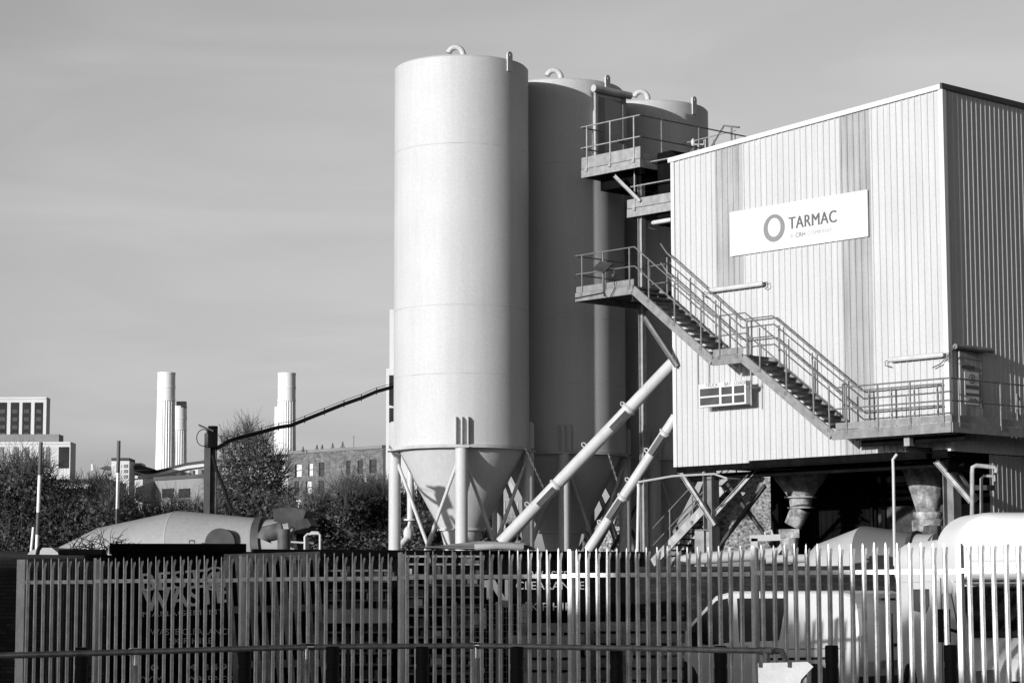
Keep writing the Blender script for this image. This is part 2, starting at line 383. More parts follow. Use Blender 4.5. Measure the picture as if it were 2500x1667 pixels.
# ------------------------------------------------------------------ plant building on stilts
ZBOT = 5.42
ZL = TL(1543, 366)[1]; ZRT = TL(2168, 196)[1]
DEP = 9.0
bld = thing("batching_plant_building", T(0, 0, 0), "tall white ribbed metal clad plant building raised on steel legs with sloping roof", "industrial building", rz=TH)
def ztop(x): return ZL + (ZRT - ZL) * x / TW
def ribbed(x0, x1, y0, zb0, zt, along, out, org, pitch=.2, dep=.024):
    """profiled sheet from x0 to x1: zt(x) gives the top"""
    q = MB(); prof = []
    x = x0
    k0 = math.ceil((x0 - 1e-6) / pitch)
    xs = [(x0, 0.0)]
    k = k0
    while k * pitch < x1 - .08:
        c = k * pitch + .05
        for dx, o in ((-.03, 0), (-.018, dep), (.018, dep), (.03, 0)):
            if x0 < c + dx < x1: xs.append((c + dx, o))
        k += 1
    xs.append((x1, 0.0))
    bot = [org + along * a + out * o + EZ * zb0 for a, o in xs]; top = [org + along * a + out * o + EZ * zt(a) for a, o in xs]
    n = len(xs); q.add(bot + top, [(i, i + 1, n + i + 1, n + i) for i in range(n - 1)]); return q
def px_x(x, y): return TL(x, y)[0]
st1 = (px_x(1648, 600), px_x(1713, 600)); st2 = (px_x(1936, 600), px_x(2006, 600))
rnd = lambda a: round(a / .2) * .2
st1 = (rnd(st1[0]), rnd(st1[1])); st2 = (rnd(st2[0]), rnd(st2[1]))
LAP = TL(1960, 628)[1]
wb = MB()
for a, c in ((0, st1[0]), (st1[1], st2[0]), (st2[1], TW)):
    m_ = ribbed(a, c, 0, ZBOT, ztop, EX, -EY, T(0, 0, 0)); wb.add(m_.v, m_.f)
wall_front = wb.build("front_wall", M["clad"], bld)
zlow1 = TL(1690, 850)[1]
for (a, c) in (st1, st2):
    ribbed(a, c, 0, LAP, ztop, EX, -EY, T(0, -.004, 0)).build("rooflight_strip", M["strip"], bld)
    ribbed(a, c, 0, ZBOT, lambda x: LAP, EX, -EY, T(0, -.002, 0)).build("rooflight_strip", M["strip"] if a == st2[0] else M["clad"], bld)
ribbed(0, DEP, 0, ZBOT, lambda x: ZRT, EY, EX, T(TW, 0, 0), dep=.011).build("side_wall", M["clad"], bld)
ribbed(0, DEP, 0, ZBOT, lambda x: ZL, EY, -EX, T(0, 0, 0)).build("side_wall", M["clad"], bld)
b = MB(); b.tbox(0, TW, DEP, DEP + .05, ZBOT, ZL); b.build("rear_wall", M["clad"], bld)
b = MB(); b.add([T(.0, .01, ZL), T(TW, .01, ZRT), T(TW, DEP, ZRT), T(0, DEP, ZL)], [(0, 1, 2, 3)]); b.build("roof", M["silo_dark"], bld)
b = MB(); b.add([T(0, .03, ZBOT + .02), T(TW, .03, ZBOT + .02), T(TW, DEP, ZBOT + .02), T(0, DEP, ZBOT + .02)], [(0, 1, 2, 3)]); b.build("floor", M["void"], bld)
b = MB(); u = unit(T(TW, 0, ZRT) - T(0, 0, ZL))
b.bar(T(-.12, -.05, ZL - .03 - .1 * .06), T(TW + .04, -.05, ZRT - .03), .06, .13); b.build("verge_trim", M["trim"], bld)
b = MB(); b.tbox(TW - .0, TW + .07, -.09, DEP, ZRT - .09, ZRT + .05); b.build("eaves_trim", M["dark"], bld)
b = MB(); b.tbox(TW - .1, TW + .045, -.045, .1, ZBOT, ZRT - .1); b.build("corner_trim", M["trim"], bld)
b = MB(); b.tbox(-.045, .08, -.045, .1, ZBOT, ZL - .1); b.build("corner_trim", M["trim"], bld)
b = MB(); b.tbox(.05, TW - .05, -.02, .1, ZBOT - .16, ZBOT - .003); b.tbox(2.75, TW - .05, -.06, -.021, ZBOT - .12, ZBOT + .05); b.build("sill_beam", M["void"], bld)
# lower side skirt on the right and dark inside below the floor
sk0 = TS(2290, 1100, TW - .02)
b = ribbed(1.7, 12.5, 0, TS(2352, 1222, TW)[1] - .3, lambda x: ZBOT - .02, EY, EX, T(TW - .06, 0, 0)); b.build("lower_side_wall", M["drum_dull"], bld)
# side door with signs
dy0, dz1 = TS(2197, 800, TW); dy1, _ = TS(2248, 812, TW); dzt = dz1
dzb = dzt - 2.3
dr = MB(); dr.tbox(TW + .045, TW + .09, dy0, dy1, dzb, dzt); door = dr.build("door", M["door"], bld)
MB().tbox(TW + .09, TW + .115, dy0 + .03, dy0 + (dy1 - dy0) * .62, dzt - .50, dzt - .42).build("hinge_strap", M["dark"], door)
MB().tbox(TW + .09, TW + .115, dy0 + .03, dy0 + (dy1 - dy0) * .66, dzb + .28, dzb + .35).build("hinge_strap", M["dark"], door)
MB().tbox(TW + .09, TW + .14, dy1 - .12, dy1 - .07, dzt - 1.45, dzt - 1.25).build("handle", M["dark"], door)
ns = thing("warning_notice", T(TW + .1, dy0 + .5, dzt - 1.3), "white hazard notice with round pictogram and dark text bands on the side door", "sign", rz=TH)
n0, n1 = dy0 + .17, dy1 - .17; nz1, nz0 = dzt - .58, dzt - 1.40
MB().tbox(TW + .092, TW + .102, n0, n1, nz0, nz1).build("board", M["sign"], ns)
b = MB(); cc = T(TW + .108, (n0 + n1) / 2, nz1 - .17)
b.lathe(cc, [(.10, 0), (.13, 0), (.13, .004), (.10, .004), (.10, 0)], 20, axis=EX); b.box(cc, (.006, .07, .13), (EX, EY, EZ)); b.build("pictogram", M["ink"], ns)
b = MB(); b.tbox(TW + .103, TW + .108, n0 + .02, n1 - .02, nz1 - .43, nz1 - .33); b.tbox(TW + .103, TW + .108, n0 + .02, n1 - .02, nz1 - .60, nz1 - .53); b.build("text_band", M["ink"], ns)
b = MB()
for k in range(5): b.box(T(TW + .106, n0 + .16 + k * .08, nz0 + .1 + (k % 2) * .03), (.006, .06, .05), (EX, EY, EZ))
b.build("picture_mark", M["ink"], ns)
# company sign
sx0, sz0 = TL(1680, 488); sx1, sz1 = TL(1996, 437); _, szb = TL(1682, 590)
sg = thing("company_sign", T(sx0, -.05, szb), "long white sign board with grey ring emblem and dark capitals on the building", "sign", rz=TH)
ztp = (sz0 + sz1) / 2
MB().tbox(sx0, sx1, -.075, -.04, szb, ztp).build("board", M["sign"], sg)
rx, rz_ = TL(1778, 524, -.08)
b = MB(); rr = []
rin, rout = .225, .375
n = 48; ia, oa = [], []
for t in np.linspace(0, 2 * math.pi, n, endpoint=False):
    oa.append(T(rx + rout * math.cos(t), -.082, rz_ + rout * math.sin(t))); ia.append(T(rx + .0 + rin * math.cos(t), -.082, rz_ + .02 + (rin + .03) * math.sin(t)))
b.add(oa + ia, [(i, (i + 1) % n, n + (i + 1) % n, n + i) for i in range(n)]); b.build("ring_emblem", M["ink_grey"], sg)
tx, tz = TL(1811, 527, -.08); tx2, _ = TL(1921, 513, -.08)
q = text_mb("TARMAC", .46, T(tx, -.082, tz), EX, EZ, 0, .006, space=1.06)
wdt = max(np.dot(np.array(v) - T(tx, -.082, tz), EX) for v in q.v); sc_ = (tx2 - tx) / wdt
q = text_mb("TARMAC", .46 * sc_, T(tx, -.082, tz), EX, EZ, 0, 0, space=1.06); q.v = [(v[0], v[1], tz + (v[2] - tz) * 1.18) for v in q.v]; q2 = MB(); q2.v = list(q.v) + [tuple(V(*v) + EX * .022 - EY * .003) for v in q.v]; nn = len(q.v); q2.f = list(q.f) + [tuple(i + nn for i in f_) for f_ in q.f]; q2.sm = [False] * len(q2.f); q2.build("lettering", M["ink"], sg)
tx, tz = TL(1815, 547, -.08)
for w_, m_ in (("A", "ink_pale"), ("CRH", "ink_grey"), ("COMPANY", "ink_pale")):
    q = text_mb(w_, .165, T(tx, -.082, tz), EX, EZ, 0, .004 if w_ == "CRH" else 0, space=1.08)
    wd = max(np.dot(np.array(v) - T(tx, -.082, tz), EX) for v in q.v); q.build("lettering", M[m_], sg); tx += wd + .07

# info board TRUCK BAY LOADING
ix0, iz1 = TL(1604, 884, -.55); ix1, iz1b = TL(1713, 873, -.55); _, iz0 = TL(1605, 936, -.55)
ib = thing("loading_display_board", T(ix0, -.55, iz0), "white framed display board with six dark panels headed truck bay loading", "display board", rz=TH)
iz1 = (iz1 + iz1b) / 2
MB().tbox(ix0, ix1, -.55, -.38, iz0, iz1).build("case", M["trim"], ib)
w_ = ix1 - ix0; h_ = iz1 - iz0
for (a, c) in ((.035, .44), (.49, .71), (.755, .965)):
    for (d, e) in ((.08, .40), (.475, .80)):
        MB().tbox(ix0 + a * w_, ix0 + c * w_, -.556, -.551, iz0 + d * h_, iz0 + e * h_).build("dark_panel", M["dark"], ib)
for txt, a in (("TRUCK", .16), ("BAY", .55), ("LOADING", .76)):
    text_mb(txt, .135, T(ix0 + a * w_, -.556, iz0 + .845 * h_), EX, EZ, 0, 0).build("lettering", M["ink"], ib)
b = MB(); b.tbox(ix0 - .03, ix0, -.5, -.02, iz1 - .06, iz1 - .02); b.tbox(ix1, ix1 + .06, -.5, -.02, iz1 - .2, iz1 - .15); b.tube([T(ix0 - .04, -.5, iz0), T(ix0 - .04, -.5, iz1 + 1.0)], .02, 6); b.tube([T(ix1 + .14, -.5, iz0 - .05), T(ix1 + .14, -.5, iz1 + 1.1)], .025, 8)
b.build("bracket", M["galv"], ib)

# strip lights
def strip_light(x0, y0, x1, y1, c, label):
    (a, z0), (e, z1) = TL(x0, y0, c), TL(x1, y1, c); z = (z0 + z1) / 2
    t = thing("strip_light", T(a, c, z), label, "light fitting", "tube lights on the plant building", rz=TH)
    MB().tube([T(a, c, z), T(a + .04, c, z), T(e - .04, c, z), T(e, c, z)], [.04, .066, .066, .04], 12).build("diffuser", M["lamp"], t)
    b = MB(); b.tbox(a, e, c + .05, c + .1, z - .05, z + .05); b.build("housing", M["galv"], t)
    b = MB(); b.tube([T(e, c, z), T(e + .15, c, z + .03), T(e + .18, c, z - .1), T(e + .05, c + .03, z - .16)], .012, 5); b.tube([T(a, c, z), T(a - .13, c, z - .03), T(a - .12, c, z - .14), T(a + .05, c + .04, z - .18)], .012, 5)
    b.build("cable", M["dark"], t); return t
strip_light(1622, 666, 1752, 654, -.14, "tube light across the dirty strip under the company sign, loops of cable at both ends")
strip_light(2042, 826, 2168, 815, -.14, "tube light near the right corner of the sunlit front wall above the lower walkway")
strip_light(1498, 512, 1542, 505, .55, "tube light hanging below the small middle platform left of the building")
yl0, zl = TS(2196, 795, TW + .25); yl1, _ = TS(2282, 803, TW + .25)
t = thing("strip_light", T(TW + .2, yl0, zl), "tube light over the side door in shade", "light fitting", "tube lights on the plant building", rz=TH)
MB().tube([T(TW + .22, yl0, zl), T(TW + .22, yl1, zl)], .07, 12).build("diffuser", M["frame"], t)
b = MB(); b.tbox(TW + .04, TW + .16, yl0 + .1, yl1 - .1, zl - .05, zl + .05); b.build("housing", M["dark"], t)
MB().tube([T(TW + .22, yl0, zl), T(TW + .1, -.1, zl - .2), T(TW - .15, -.13, zl - .42), T(TW - .4, -.13, zl - .5)], .015, 6).build("cable", M["dark"], t)

# ------------------------------------------------------------------ railings / platforms
def railing(parent, pts, h=1.1, posts=None, mat_="rail", r=.021, mid=True, ext=0.0, name="handrail"):
    """pts: floor line; posts: list of points"""
    b = MB(); b.tube([p + EZ * h for p in pts], r, 7)
    if mid: b.tube([p + EZ * h * .5 for p in pts], r, 7)
    b.build(name, M[mat_], parent)
    for p in posts or []:
        q = MB(); q.tube([p - EZ * .1, p + EZ * h], r * 1.1, 7); q.box(p - EZ * .05, (.1, .1, .1), (EX, EY, EZ)); q.build("post", M[mat_], parent)
def lerp(a, c, t): return a + (c - a) * t
def spaced(a, c, n, e0=.08, e1=.92): return [lerp(a, c, e0 + (e1 - e0) * i / max(1, n - 1)) for i in range(n)]

CO, CI = -1.28, -.22                       # outer and inner planes of the stair
A1 = TL(1323, 685, CO); A2 = TL(1455, 664, CO); B1 = TL(1637, 830, CO); B2 = TL(1706, 822, CO); C1 = TL(1912, 1002, CO)
zA = (A1[1] + A2[1]) / 2; zBm = (B1[1] + B2[1]) / 2
XR = TL(2186, 978, CO)[0]; zC = (C1[1] + TL(2186, 978, CO)[1]) / 2
stair = thing("access_staircase", T(A1[0], CO, 0), "zigzag of steel stairs with railings crossing the front wall down to the corner walkway", "staircase", rz=TH)
BD = .24                                     # channel depth; z values are channel mid lines
def chan(p, q, nm="stringer"): 
    MB().bar(p, q, .07, BD).build(nm, M["galv"], stair)
floor = lambda z: z + BD / 2
for yy in (CO, CI):
    xa2, xb1 = A2[0], B1[0]
    chan(T(xa2, yy, zA), T(xb1, yy, zBm)); chan(T(B2[0], yy, zBm), T(C1[0], yy, zC))
chan(T(A1[0], CO, zA), T(A2[0], CO, zA), "landing_beam"); chan(T(B1[0], CO, zBm), T(B2[0], CO, zBm), "landing_beam"); chan(T(C1[0], CO, zC), T(XR, CO, zC), "walkway_beam")
chan(T(XR, CO, zC), T(XR, DEP - 1.5, zC), "walkway_beam"); chan(T(A1[0], CO, zA), T(A1[0], CI + 2.0, zA), "landing_beam")
def slab(x0, x1, y0, y1, z, nm): MB().tbox(x0, x1, y0, y1, z - .05, z).build(nm, M["grate"], stair)
slab(A1[0] + .03, A2[0], CO + .03, CI + 2.0, floor(zA) - .02, "landing"); slab(B1[0], B2[0], CO + .03, CI, floor(zBm) - .02, "landing"); slab(C1[0], XR - .03, CO + .03, -.06, floor(zC) - .02, "walkway"); slab(TW + .06, XR - .04, -.06, 3.6, floor(zC) - .021, "walkway")
def flight(x0, z0, x1, z1, n):
    for i in range(1, n):
        t_ = i / n; x = x0 + (x1 - x0) * t_; z = floor(z0 + (z1 - z0) * t_)
        MB().tbox(x - .13, x + .13, CO + .04, CI - .04, z - .06, z - .015).build("tread", M["grate"], stair)
flight(A2[0], zA, B1[0], zBm, 13); flight(B2[0], zBm, C1[0], zC, 14)
# toe boards
def toe(p, q): MB().bar(p + EZ * .10 - (EY * -.02 if abs(np.dot(q - p, EX)) > abs(np.dot(q - p, EY)) else EX * .02), q + EZ * .10 - (EY * -.02 if abs(np.dot(q - p, EX)) > abs(np.dot(q - p, EY)) else EX * .02), .012, .17).build("toe_board", M["galv"], stair)
fz = floor(zA); toe(T(A1[0], CO, fz), T(A2[0], CO, fz)); toe(T(B1[0], CO, floor(zBm)), T(B2[0], CO, floor(zBm)))
fzc = floor(zC); toe(T(C1[0] + .1, CO, fzc), T(XR, CO, fzc)); toe(T(XR, CO, fzc), T(XR, 2.7, fzc))
H = 1.08
fb = floor(zBm)
railing(stair, [T(A1[0] + .0, CO, fz), T(A2[0] + .05, CO, fz), T(B1[0] + .05, CO, fb), T(B2[0] + .1, CO, fb), T(C1[0] + .1, CO, fzc), T(XR, CO, fzc), T(XR, 2.7, fzc), T(XR, 3.6, fzc - .8)], H,
        [T(A1[0] + .25, CO, fz), T((A1[0] + A2[0]) / 2 - .05, CO, fz), T(A2[0] - .15, CO, fz)] + [lerp(T(A2[0], CO, fz), T(B1[0], CO, fb), k) for k in (.2, .53, .86)] + [T(B1[0] + .25, CO, fb), T(B2[0] - .2, CO, fb)] +
        [lerp(T(B2[0], CO, fb), T(C1[0], CO, fzc), k) for k in (.2, .5, .8, .97)] + spaced(T(C1[0] + .4, CO, fzc), T(XR, CO, fzc), 4, .02, .93) + spaced(T(XR, CO, fzc), T(XR, 2.7, fzc), 3, .08, .95))
railing(stair, [T(A2[0] + .05, CI, fz + .2), T(A2[0] + .3, CI, fz - .1), T(B1[0] + .1, CI, fb), T(B2[0] + .15, CI, fb), T(C1[0] + .1, CI, fzc), T(TW - .6, CI, fzc), T(TW - .1, CI + .05, fzc)], H,
        [lerp(T(A2[0], CI, fz), T(B1[0], CI, fb), k) for k in (.1, .4, .72)] + [T(B1[0] + .3, CI, fb)] + [lerp(T(B2[0], CI, fb), T(C1[0], CI, fzc), k) for k in (.12, .5, .85)] + spaced(T(C1[0] + .25, CI, fzc), T(TW - .15, CI, fzc), 4, .05, .98))
railing(stair, [T(A1[0], CO, fz), T(A1[0], CI + 2, fz)], H, [T(A1[0], CO + 1.2, fz), T(A1[0], CI + 2, fz)])
railing(stair, [T(A1[0], CI + 2, fz), T(-.05, CI + 2, fz)], H, [T(A1[0] + 1.0, CI + 2, fz)])
railing(stair, [T(TW + .35, 2.4, fzc), T(TW + .35, 3.5, fzc - 1.1)], .95, [T(TW + .35, 2.4, fzc), T(TW + .35, 3.0, fzc - .55)], "rail", .02)
# bracket under the top landing and prop under the walkway
p0 = TL(1478, 728, -.75); p1 = TL(1556, 842, -.08)
MB().ibeam(T(p0[0], -.75, p0[1]), T(max(p1[0], .03), -.12, p1[1]), .1, .12).build("landing_strut", M["galv"], stair)
MB().ibeam(T(A2[0] - .05, CO, zA - .22), T(A2[0] - .05, 1.5, zA - .22), .1, .18).build("landing_joist", M["dark"], stair)
xs_, zs_ = TL(2088, 1010, -.9); b = MB(); b.tbox(xs_ - .085, xs_ + .085, -1.0, -.84, TL(2088, 1024, -.9)[1], zC - BD / 2); b.build("walkway_prop", M["rail_pale"], stair)
MB().ibeam(T(xs_, -1.05, TL(2088, 1024, -.9)[1] - .08), T(xs_, 1.0, TL(2088, 1024, -.9)[1] - .08), .18, .14).build("walkway_joist", M["dark"], stair)
MB().ibeam(T(C1[0] + .5, -.75, zC - .22), T(XR, -.75, zC - .22), .1, .16).build("walkway_joist", M["void"], stair)
# side flight going down at the right
ya, za = 3.3, zC
for xx in (TW + .3, XR):
    MB().bar(T(xx, ya, za), T(xx, ya + 3.6, za - 3.3), .07, .26).build("stringer", M["frame"], stair)
for i in range(1, 12): MB().tbox(TW + .33, XR - .03, ya + .3 * i - .12, ya + .3 * i + .12, za - .275 * i + .05, za - .275 * i + .09).build("tread", M["grate"], stair)

# ------------------------------------------------------------------ flood light on the top landing
fl = thing("flood_light", T(A1[0] + 1.0, CO - .1, fz), "dark square floodlight on a stalk at the upper stair landing railing", "floodlight", rz=TH)
fx, fzz = TL(1388, 613, CO - .15)
c = T(fx, CO - .2, fzz)
MB().box(c, (.5, .38, .06), (unit(EX + EZ * -.25), unit(EY * .75 + EZ * .6), unit(np.cross(unit(EX + EZ * -.25), unit(EY * .75 + EZ * .6))))).build("lamp_head", M["dark"], fl)
b = MB(); b.tube([c + EX * .2 - EZ * .08, c + EX * .42 - EZ * .1, c + EX * .46 - EZ * .25], .02, 6); b.tube([T(fx - .1, CO - .06, fz - .2), T(fx - .1, CO - .06, fzz - .1)], .022, 6); b.sphere(T(fx + .28, CO - .06, fz + .35), .07); b.build("stalk", M["dark"], fl)
MB().tube([T(fx + .28, CO - .06, fz + .35), T(fx + .35, CO - .08, fz), T(fx + .1, CO - .1, fz - .35), T(fx - .1, CO - .08, fz - .1), T(A1[0], CO - .08, fz - .15)], .012, 5).build("cable", M["hose"], fl)

# ------------------------------------------------------------------ upper platforms between silos and building
def platform(name, label, x0, x1, y0, y1, zf, toe_h=.3, rails=()):
    t = thing(name, T(x0, y0, zf), label, "platform", rz=TH)
    b = MB(); b.tbox(x0, x1, y0, y0 + .07, zf - .26, zf - .02); b.tbox(x1 - .07, x1, y0 + .07, y1, zf - .26, zf - .021); b.tbox(x0, x0 + .07, y0 + .07, y1, zf - .26, zf - .021); b.build("edge_beam", M["galv_bright"], t)
    MB().tbox(x0 + .03, x1 - .03, y0 + .08, y1, zf - .05, zf - .005).build("deck", M["grate"], t)
    b = MB(); b.tbox(x0, x1, y0 + .01, y0 + .025, zf, zf + toe_h); b.tbox(x1 - .02, x1 - .008, y0 + .03, y1, zf, zf + .15); b.build("toe_board", M["galv_bright"], t)
    return t
ya = -.1
pa0 = TL(1335, 390, ya); pa1 = TL(1470, 362, ya); zfa = (pa0[1] + pa1[1]) / 2
pA = platform("silo_top_platform", "highest steel platform with railings in front of the grey door at the silo tops", pa0[0], pa1[0], ya, 9.0, zfa, .34)
railing(pA, [T(pa0[0], ya, zfa), T(pa1[0], ya, zfa)], 1.25, spaced(T(pa0[0], ya, zfa), T(pa1[0], ya, zfa), 3, .1, .9), "rail_pale")
railing(pA, [T(pa1[0], ya, zfa), T(pa1[0], 9.0, zfa)], 1.25, spaced(T(pa1[0], ya, zfa), T(pa1[0], 9, zfa), 6, .1, .98), "rail")
railing(pA, [T(pa0[0], ya, zfa), T(pa0[0], ya + .9, zfa)], 1.25, [T(pa0[0], ya + .5, zfa)], "rail")
yb = .35
pb0 = TL(1440, 484, yb); zfb = pb0[1] + .05
pB = platform("middle_platform", "smaller steel platform with railings against the left edge of the plant building", pb0[0], -.05, yb, 2.6, zfb, .26)
railing(pB, [T(pb0[0], yb, zfb), T(-.05, yb, zfb)], 1.25, spaced(T(pb0[0], yb, zfb), T(-.05, yb, zfb), 2, .15, .92), "rail_pale")
railing(pB, [T(pb0[0], yb, zfb), T(pb0[0], 2.6, zfb), T(-.6, 2.6, zfb), T(-.1, 2.6, zfb + .5)], 1.25, [T(pb0[0], 1.6, zfb), T(pb0[0] + .6, 2.6, zfb), T(-.6, 2.6, zfb)], "rail")
# support column + strut
xc_, zc_ = TL(1472, 360, .6)
cl = thing("platform_column", T(xc_, .6, 0), "slim steel column with diagonal strut carrying the high platforms beside the building", "column", rz=TH)
MB().ibeam(T(xc_, .6, 0), T(xc_, .6, zc_), .16, .16, up=EX).build("column", M["galv_bright"], cl)
s0 = TL(1412, 404, .05); s1 = TL(1470, 462, .3)
MB().ibeam(T(s0[0], .05, s0[1]), T(s1[0], .3, s1[1]), .09, .10).build("strut", M["galv"], cl)
b = MB(); b.tbox(pa0[0] + .2, xc_ + .1, .5, 4.0, zfa - .6, zfa - .3); b.build("joist", M["void"], cl)
# dark drum machine (conveyor head) beside platform
dz_ = -.3
ch = thing("conveyor_head", T(pa1[0] + .1, 2.0, 0), "dark round ended conveyor casing beside the high platform left of the roof edge", "conveyor", rz=TH)
b = MB(); prof = [(0.05, .5), (.5, .52), (.75, .3), (.85, 0), (.9, -.6), (.9, -1.6), (-.05, -1.6), (-.05, .5)]
b.prism([T(pa1[0] + .12 + a, .55, zfa + dz_ + z) for a, z in prof], EY * 6.0); b.build("casing", M["void"], ch)
# tall grey door housing
s2 = (float(np.dot(S2 - TORG, EX)), float(np.dot(S2 - TORG, EY)))
XD = s2[0] + 2.02
yd0, dzT = TS(1367, 205, XD); yd1, _ = TS(1437, 216, XD)
hs = thing("silo_top_door", T(XD, yd0, zfa), "tall grey shaded steel door with round hood beside the middle silo on the highest platform", "door", rz=TH)
MB().tbox(XD - .42, XD - .03, yd0 + .02, yd1, zfa, dzT - .06).build("housing", M["silo"], hs)
dd = MB().tbox(XD - .03, XD, yd0 + .12, yd1 - .16, zfa + .05, dzT - .2).build("door_leaf", M["door_dark"], hs)
MB().tbox(XD, XD + .05, yd1 - .36, yd1 - .28, zfa + 1.1, zfa + 1.22).build("handle", M["dark"], dd)
MB().tbox(XD - .03, XD + .02, yd0, yd0 + .1, zfa + .05, dzT - .1).build("door_frame", M["galv_bright"], hs)
MB().tbox(XD - .03, XD + .02, yd1 - .14, yd1, zfa + .05, dzT - .1).build("door_frame", M["door_dark"], hs)
b = MB(); b.tube([T(XD + .05, yd0 - .12, dzT), T(XD + .05, yd1 + .15, dzT)], .11, 14); b.build("hood", M["silo_dark"], hs)
# walkway rails seen over the roof edge
rw = thing("roof_walkway_railing", T(-.5, 4.5, ZL), "dark stair railing rising behind the sloping roof edge by the farthest silo", "railing", rz=TH)
yr = 5.0
q0 = TL(1652, 366, yr); q1 = TL(1768, 306, yr); q1b = TL(1806, 314, yr)
def RP(x, y): a = TL(x, y, yr); return T(a[0], yr, a[1])
b = MB(); b.tube([RP(1600, 393), RP(1663, 289), RP(1698, 293)], .03, 7); b.build("handrail", M["rail"], rw); b = MB(); b.tube([RP(1550, 390), RP(1598, 336)], .03, 7); b.build("handrail", M["rail"], rw)
for x, y0_ in ((1680, 290), (1640, 322)): MB().tube([RP(x, y0_), RP(x, 395)], .03, 7).build("post", M["rail"], rw)
b = MB(); b.tube([RP(1488, 350), RP(1690, 300)], .018, 6); b.build("handrail", M["rail_pale"], rw); b = MB(); b.tube([RP(1380, 325), RP(1488, 348)], .018, 6); b.build("handrail", M["rail_pale"], rw)
for x, y0_ in ((1505, 347), (1565, 333), (1620, 320), (1470, 345), (1440, 338)): MB().tube([RP(x, y0_), RP(x, 400)], .018, 6).build("post", M["rail_pale"], rw)
pc = thing("perimeter_lamp_cluster", RP(1604, 395), "small white twin headed lamp stalk behind the roof edge near the farthest silo", "lamp", rz=TH)
b = MB(); b.tube([RP(1604, 395), RP(1604, 332)], .02, 6); b.tube([RP(1592, 318), RP(1592, 332), RP(1617, 332), RP(1617, 322)], .02, 6); b.build("stalk", M["white_pipe"], pc)
for x, y in ((1592, 328), (1594, 355), (1612, 355)): MB().sphere(RP(x, y), .07, sq=(1, 1, 1.8)).build("lamp_head", M["lamp"], pc)

# ------------------------------------------------------------------ screw conveyors
def auger(label, p, q, r, flanges, col="white_pipe"):
    t = thing("screw_conveyor", p, label, "conveyor tube", "sloping screw conveyors from silos to building")
    MB().tube([p, q], r, 28).build("tube", M[col], t)
    d = unit(q - p); L = np.linalg.norm(q - p); up = unit(np.cross(np.cross(d, EZ), d)); sd = unit(np.cross(d, EZ))
    for k in flanges:
        c = p + d * L * k; MB().lathe(c - d * .03, [(r, 0), (r + .045, 0), (r + .045, .025), (r + .01, .027), (r + .01, .033), (r + .045, .035), (r + .045, .06), (r, .06)], 24, axis=d).build("flange", M[col], t)
        MB().bar(c - d * .1 + up * (-r * .2) + sd * (r * .95), c - d * .75 + up * (-r * .2) + sd * (r * .95), .04, .16, up).build("inspection_hatch", M["dark"], t)
    for k in (.18, .50, .72):
        c = p + d * L * k + up * (r + .04); b = MB()
        b.tube([c - d * .05 - up * .05, c - d * .05 + up * .04, c + up * .08, c + d * .05 + up * .04, c + d * .05 - up * .05], .017, 6); b.build("lifting_eye", M[col], t)
    return t
a0 = P(1150, 1247, 64.6); a1 = T(.25, .35, TL(1560, 818, .35)[1])
a1d = P(1549, 830, 64.4)
auger("long white sloping screw conveyor tube in front of the middle silo, the higher left one", a0, a0 + (a1d - a0) * 1.02, .175, (.31, .72))
c0 = P(1352, 1262, 66.2); c1 = P(1549, 962, 64.9)
auger("shorter white sloping screw conveyor tube below and right of the longer one", c0, c0 + (c1 - c0) * 1.02, .145, (.4, .88))
# chains holding the tubes
def chain(label, p, q):
    p, q = V(*p), V(*q); n = int(np.linalg.norm(q - p) / .085); b = MB(); d = unit(q - p); s_ = unit(np.cross(d, V(0, 1, .2))); w = unit(np.cross(d, s_))
    for i in range(n):
        c = lerp(p, q, (i + .5) / n); a = s_ if i % 2 else w
        b.tube([c + d * .05 * math.cos(t) + a * .022 * math.sin(t) for t in np.linspace(0, 2 * math.pi, 7)], .009, 4, False)
    b.build("support_chain", M["galv"], label=label, cat="chain", group="chains holding the conveyor tubes")
chain("steel chain from the nearest silo down to the longer conveyor tube", P(1207, 1030, 64.5), P(1249, 1122, 64.9))
chain("steel chain from the middle silo down to the shorter conveyor tube", P(1396, 1040, 66.5), P(1432, 1150, 66.0))

# ------------------------------------------------------------------ stilts, hoppers and what stands under the building
fr = thing("plant_stilt_frame", T(.7, .8, 0), "grey steel columns and knee braces carrying the plant building above the truck bay", "steel frame", rz=TH)
def colm(x, y, w=.32): MB().ibeam(T(x, y, 0), T(x, y, ZBOT - .2), w, w, .02, up=EX).build("column", M["frame"], fr)
cx1 = TL(1634, 1200, .7)[0]
colm(cx1, .7); colm(TW - .5, .7); colm(cx1, 7.5); colm(TW - .5, 7.5)
def brace(p, q, m="frame_pale"): MB().ibeam(p, q, .13, .13).build("knee_brace", M[m], fr)
def FL(x, y, c): a = TL(x, y, c); return T(a[0], c, a[1])
brace(FL(1563, 1082, .4), FL(1642, 1205, .55)); brace(FL(1740, 1075, .75), FL(1640, 1185, .75))
brace(FL(2150, 1058, .3), FL(2232, 1152, .4)); brace(FL(2180, 1062, .8), FL(2243, 1150, .8), "frame")
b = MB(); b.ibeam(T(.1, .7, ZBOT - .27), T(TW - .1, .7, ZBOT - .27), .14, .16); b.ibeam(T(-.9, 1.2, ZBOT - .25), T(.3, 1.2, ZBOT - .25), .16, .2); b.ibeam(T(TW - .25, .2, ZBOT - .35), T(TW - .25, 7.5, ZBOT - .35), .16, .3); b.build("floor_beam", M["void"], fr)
MB().bar(FL(1757, 1115, 5.5), FL(1640, 1270, 5.5), .1, .1).build("rear_brace", M["dark"], fr)
MB().bar(FL(1672, 1110, 5.6), FL(1780, 1260, 5.6), .1, .1).build("rear_brace", M["dark"], fr)
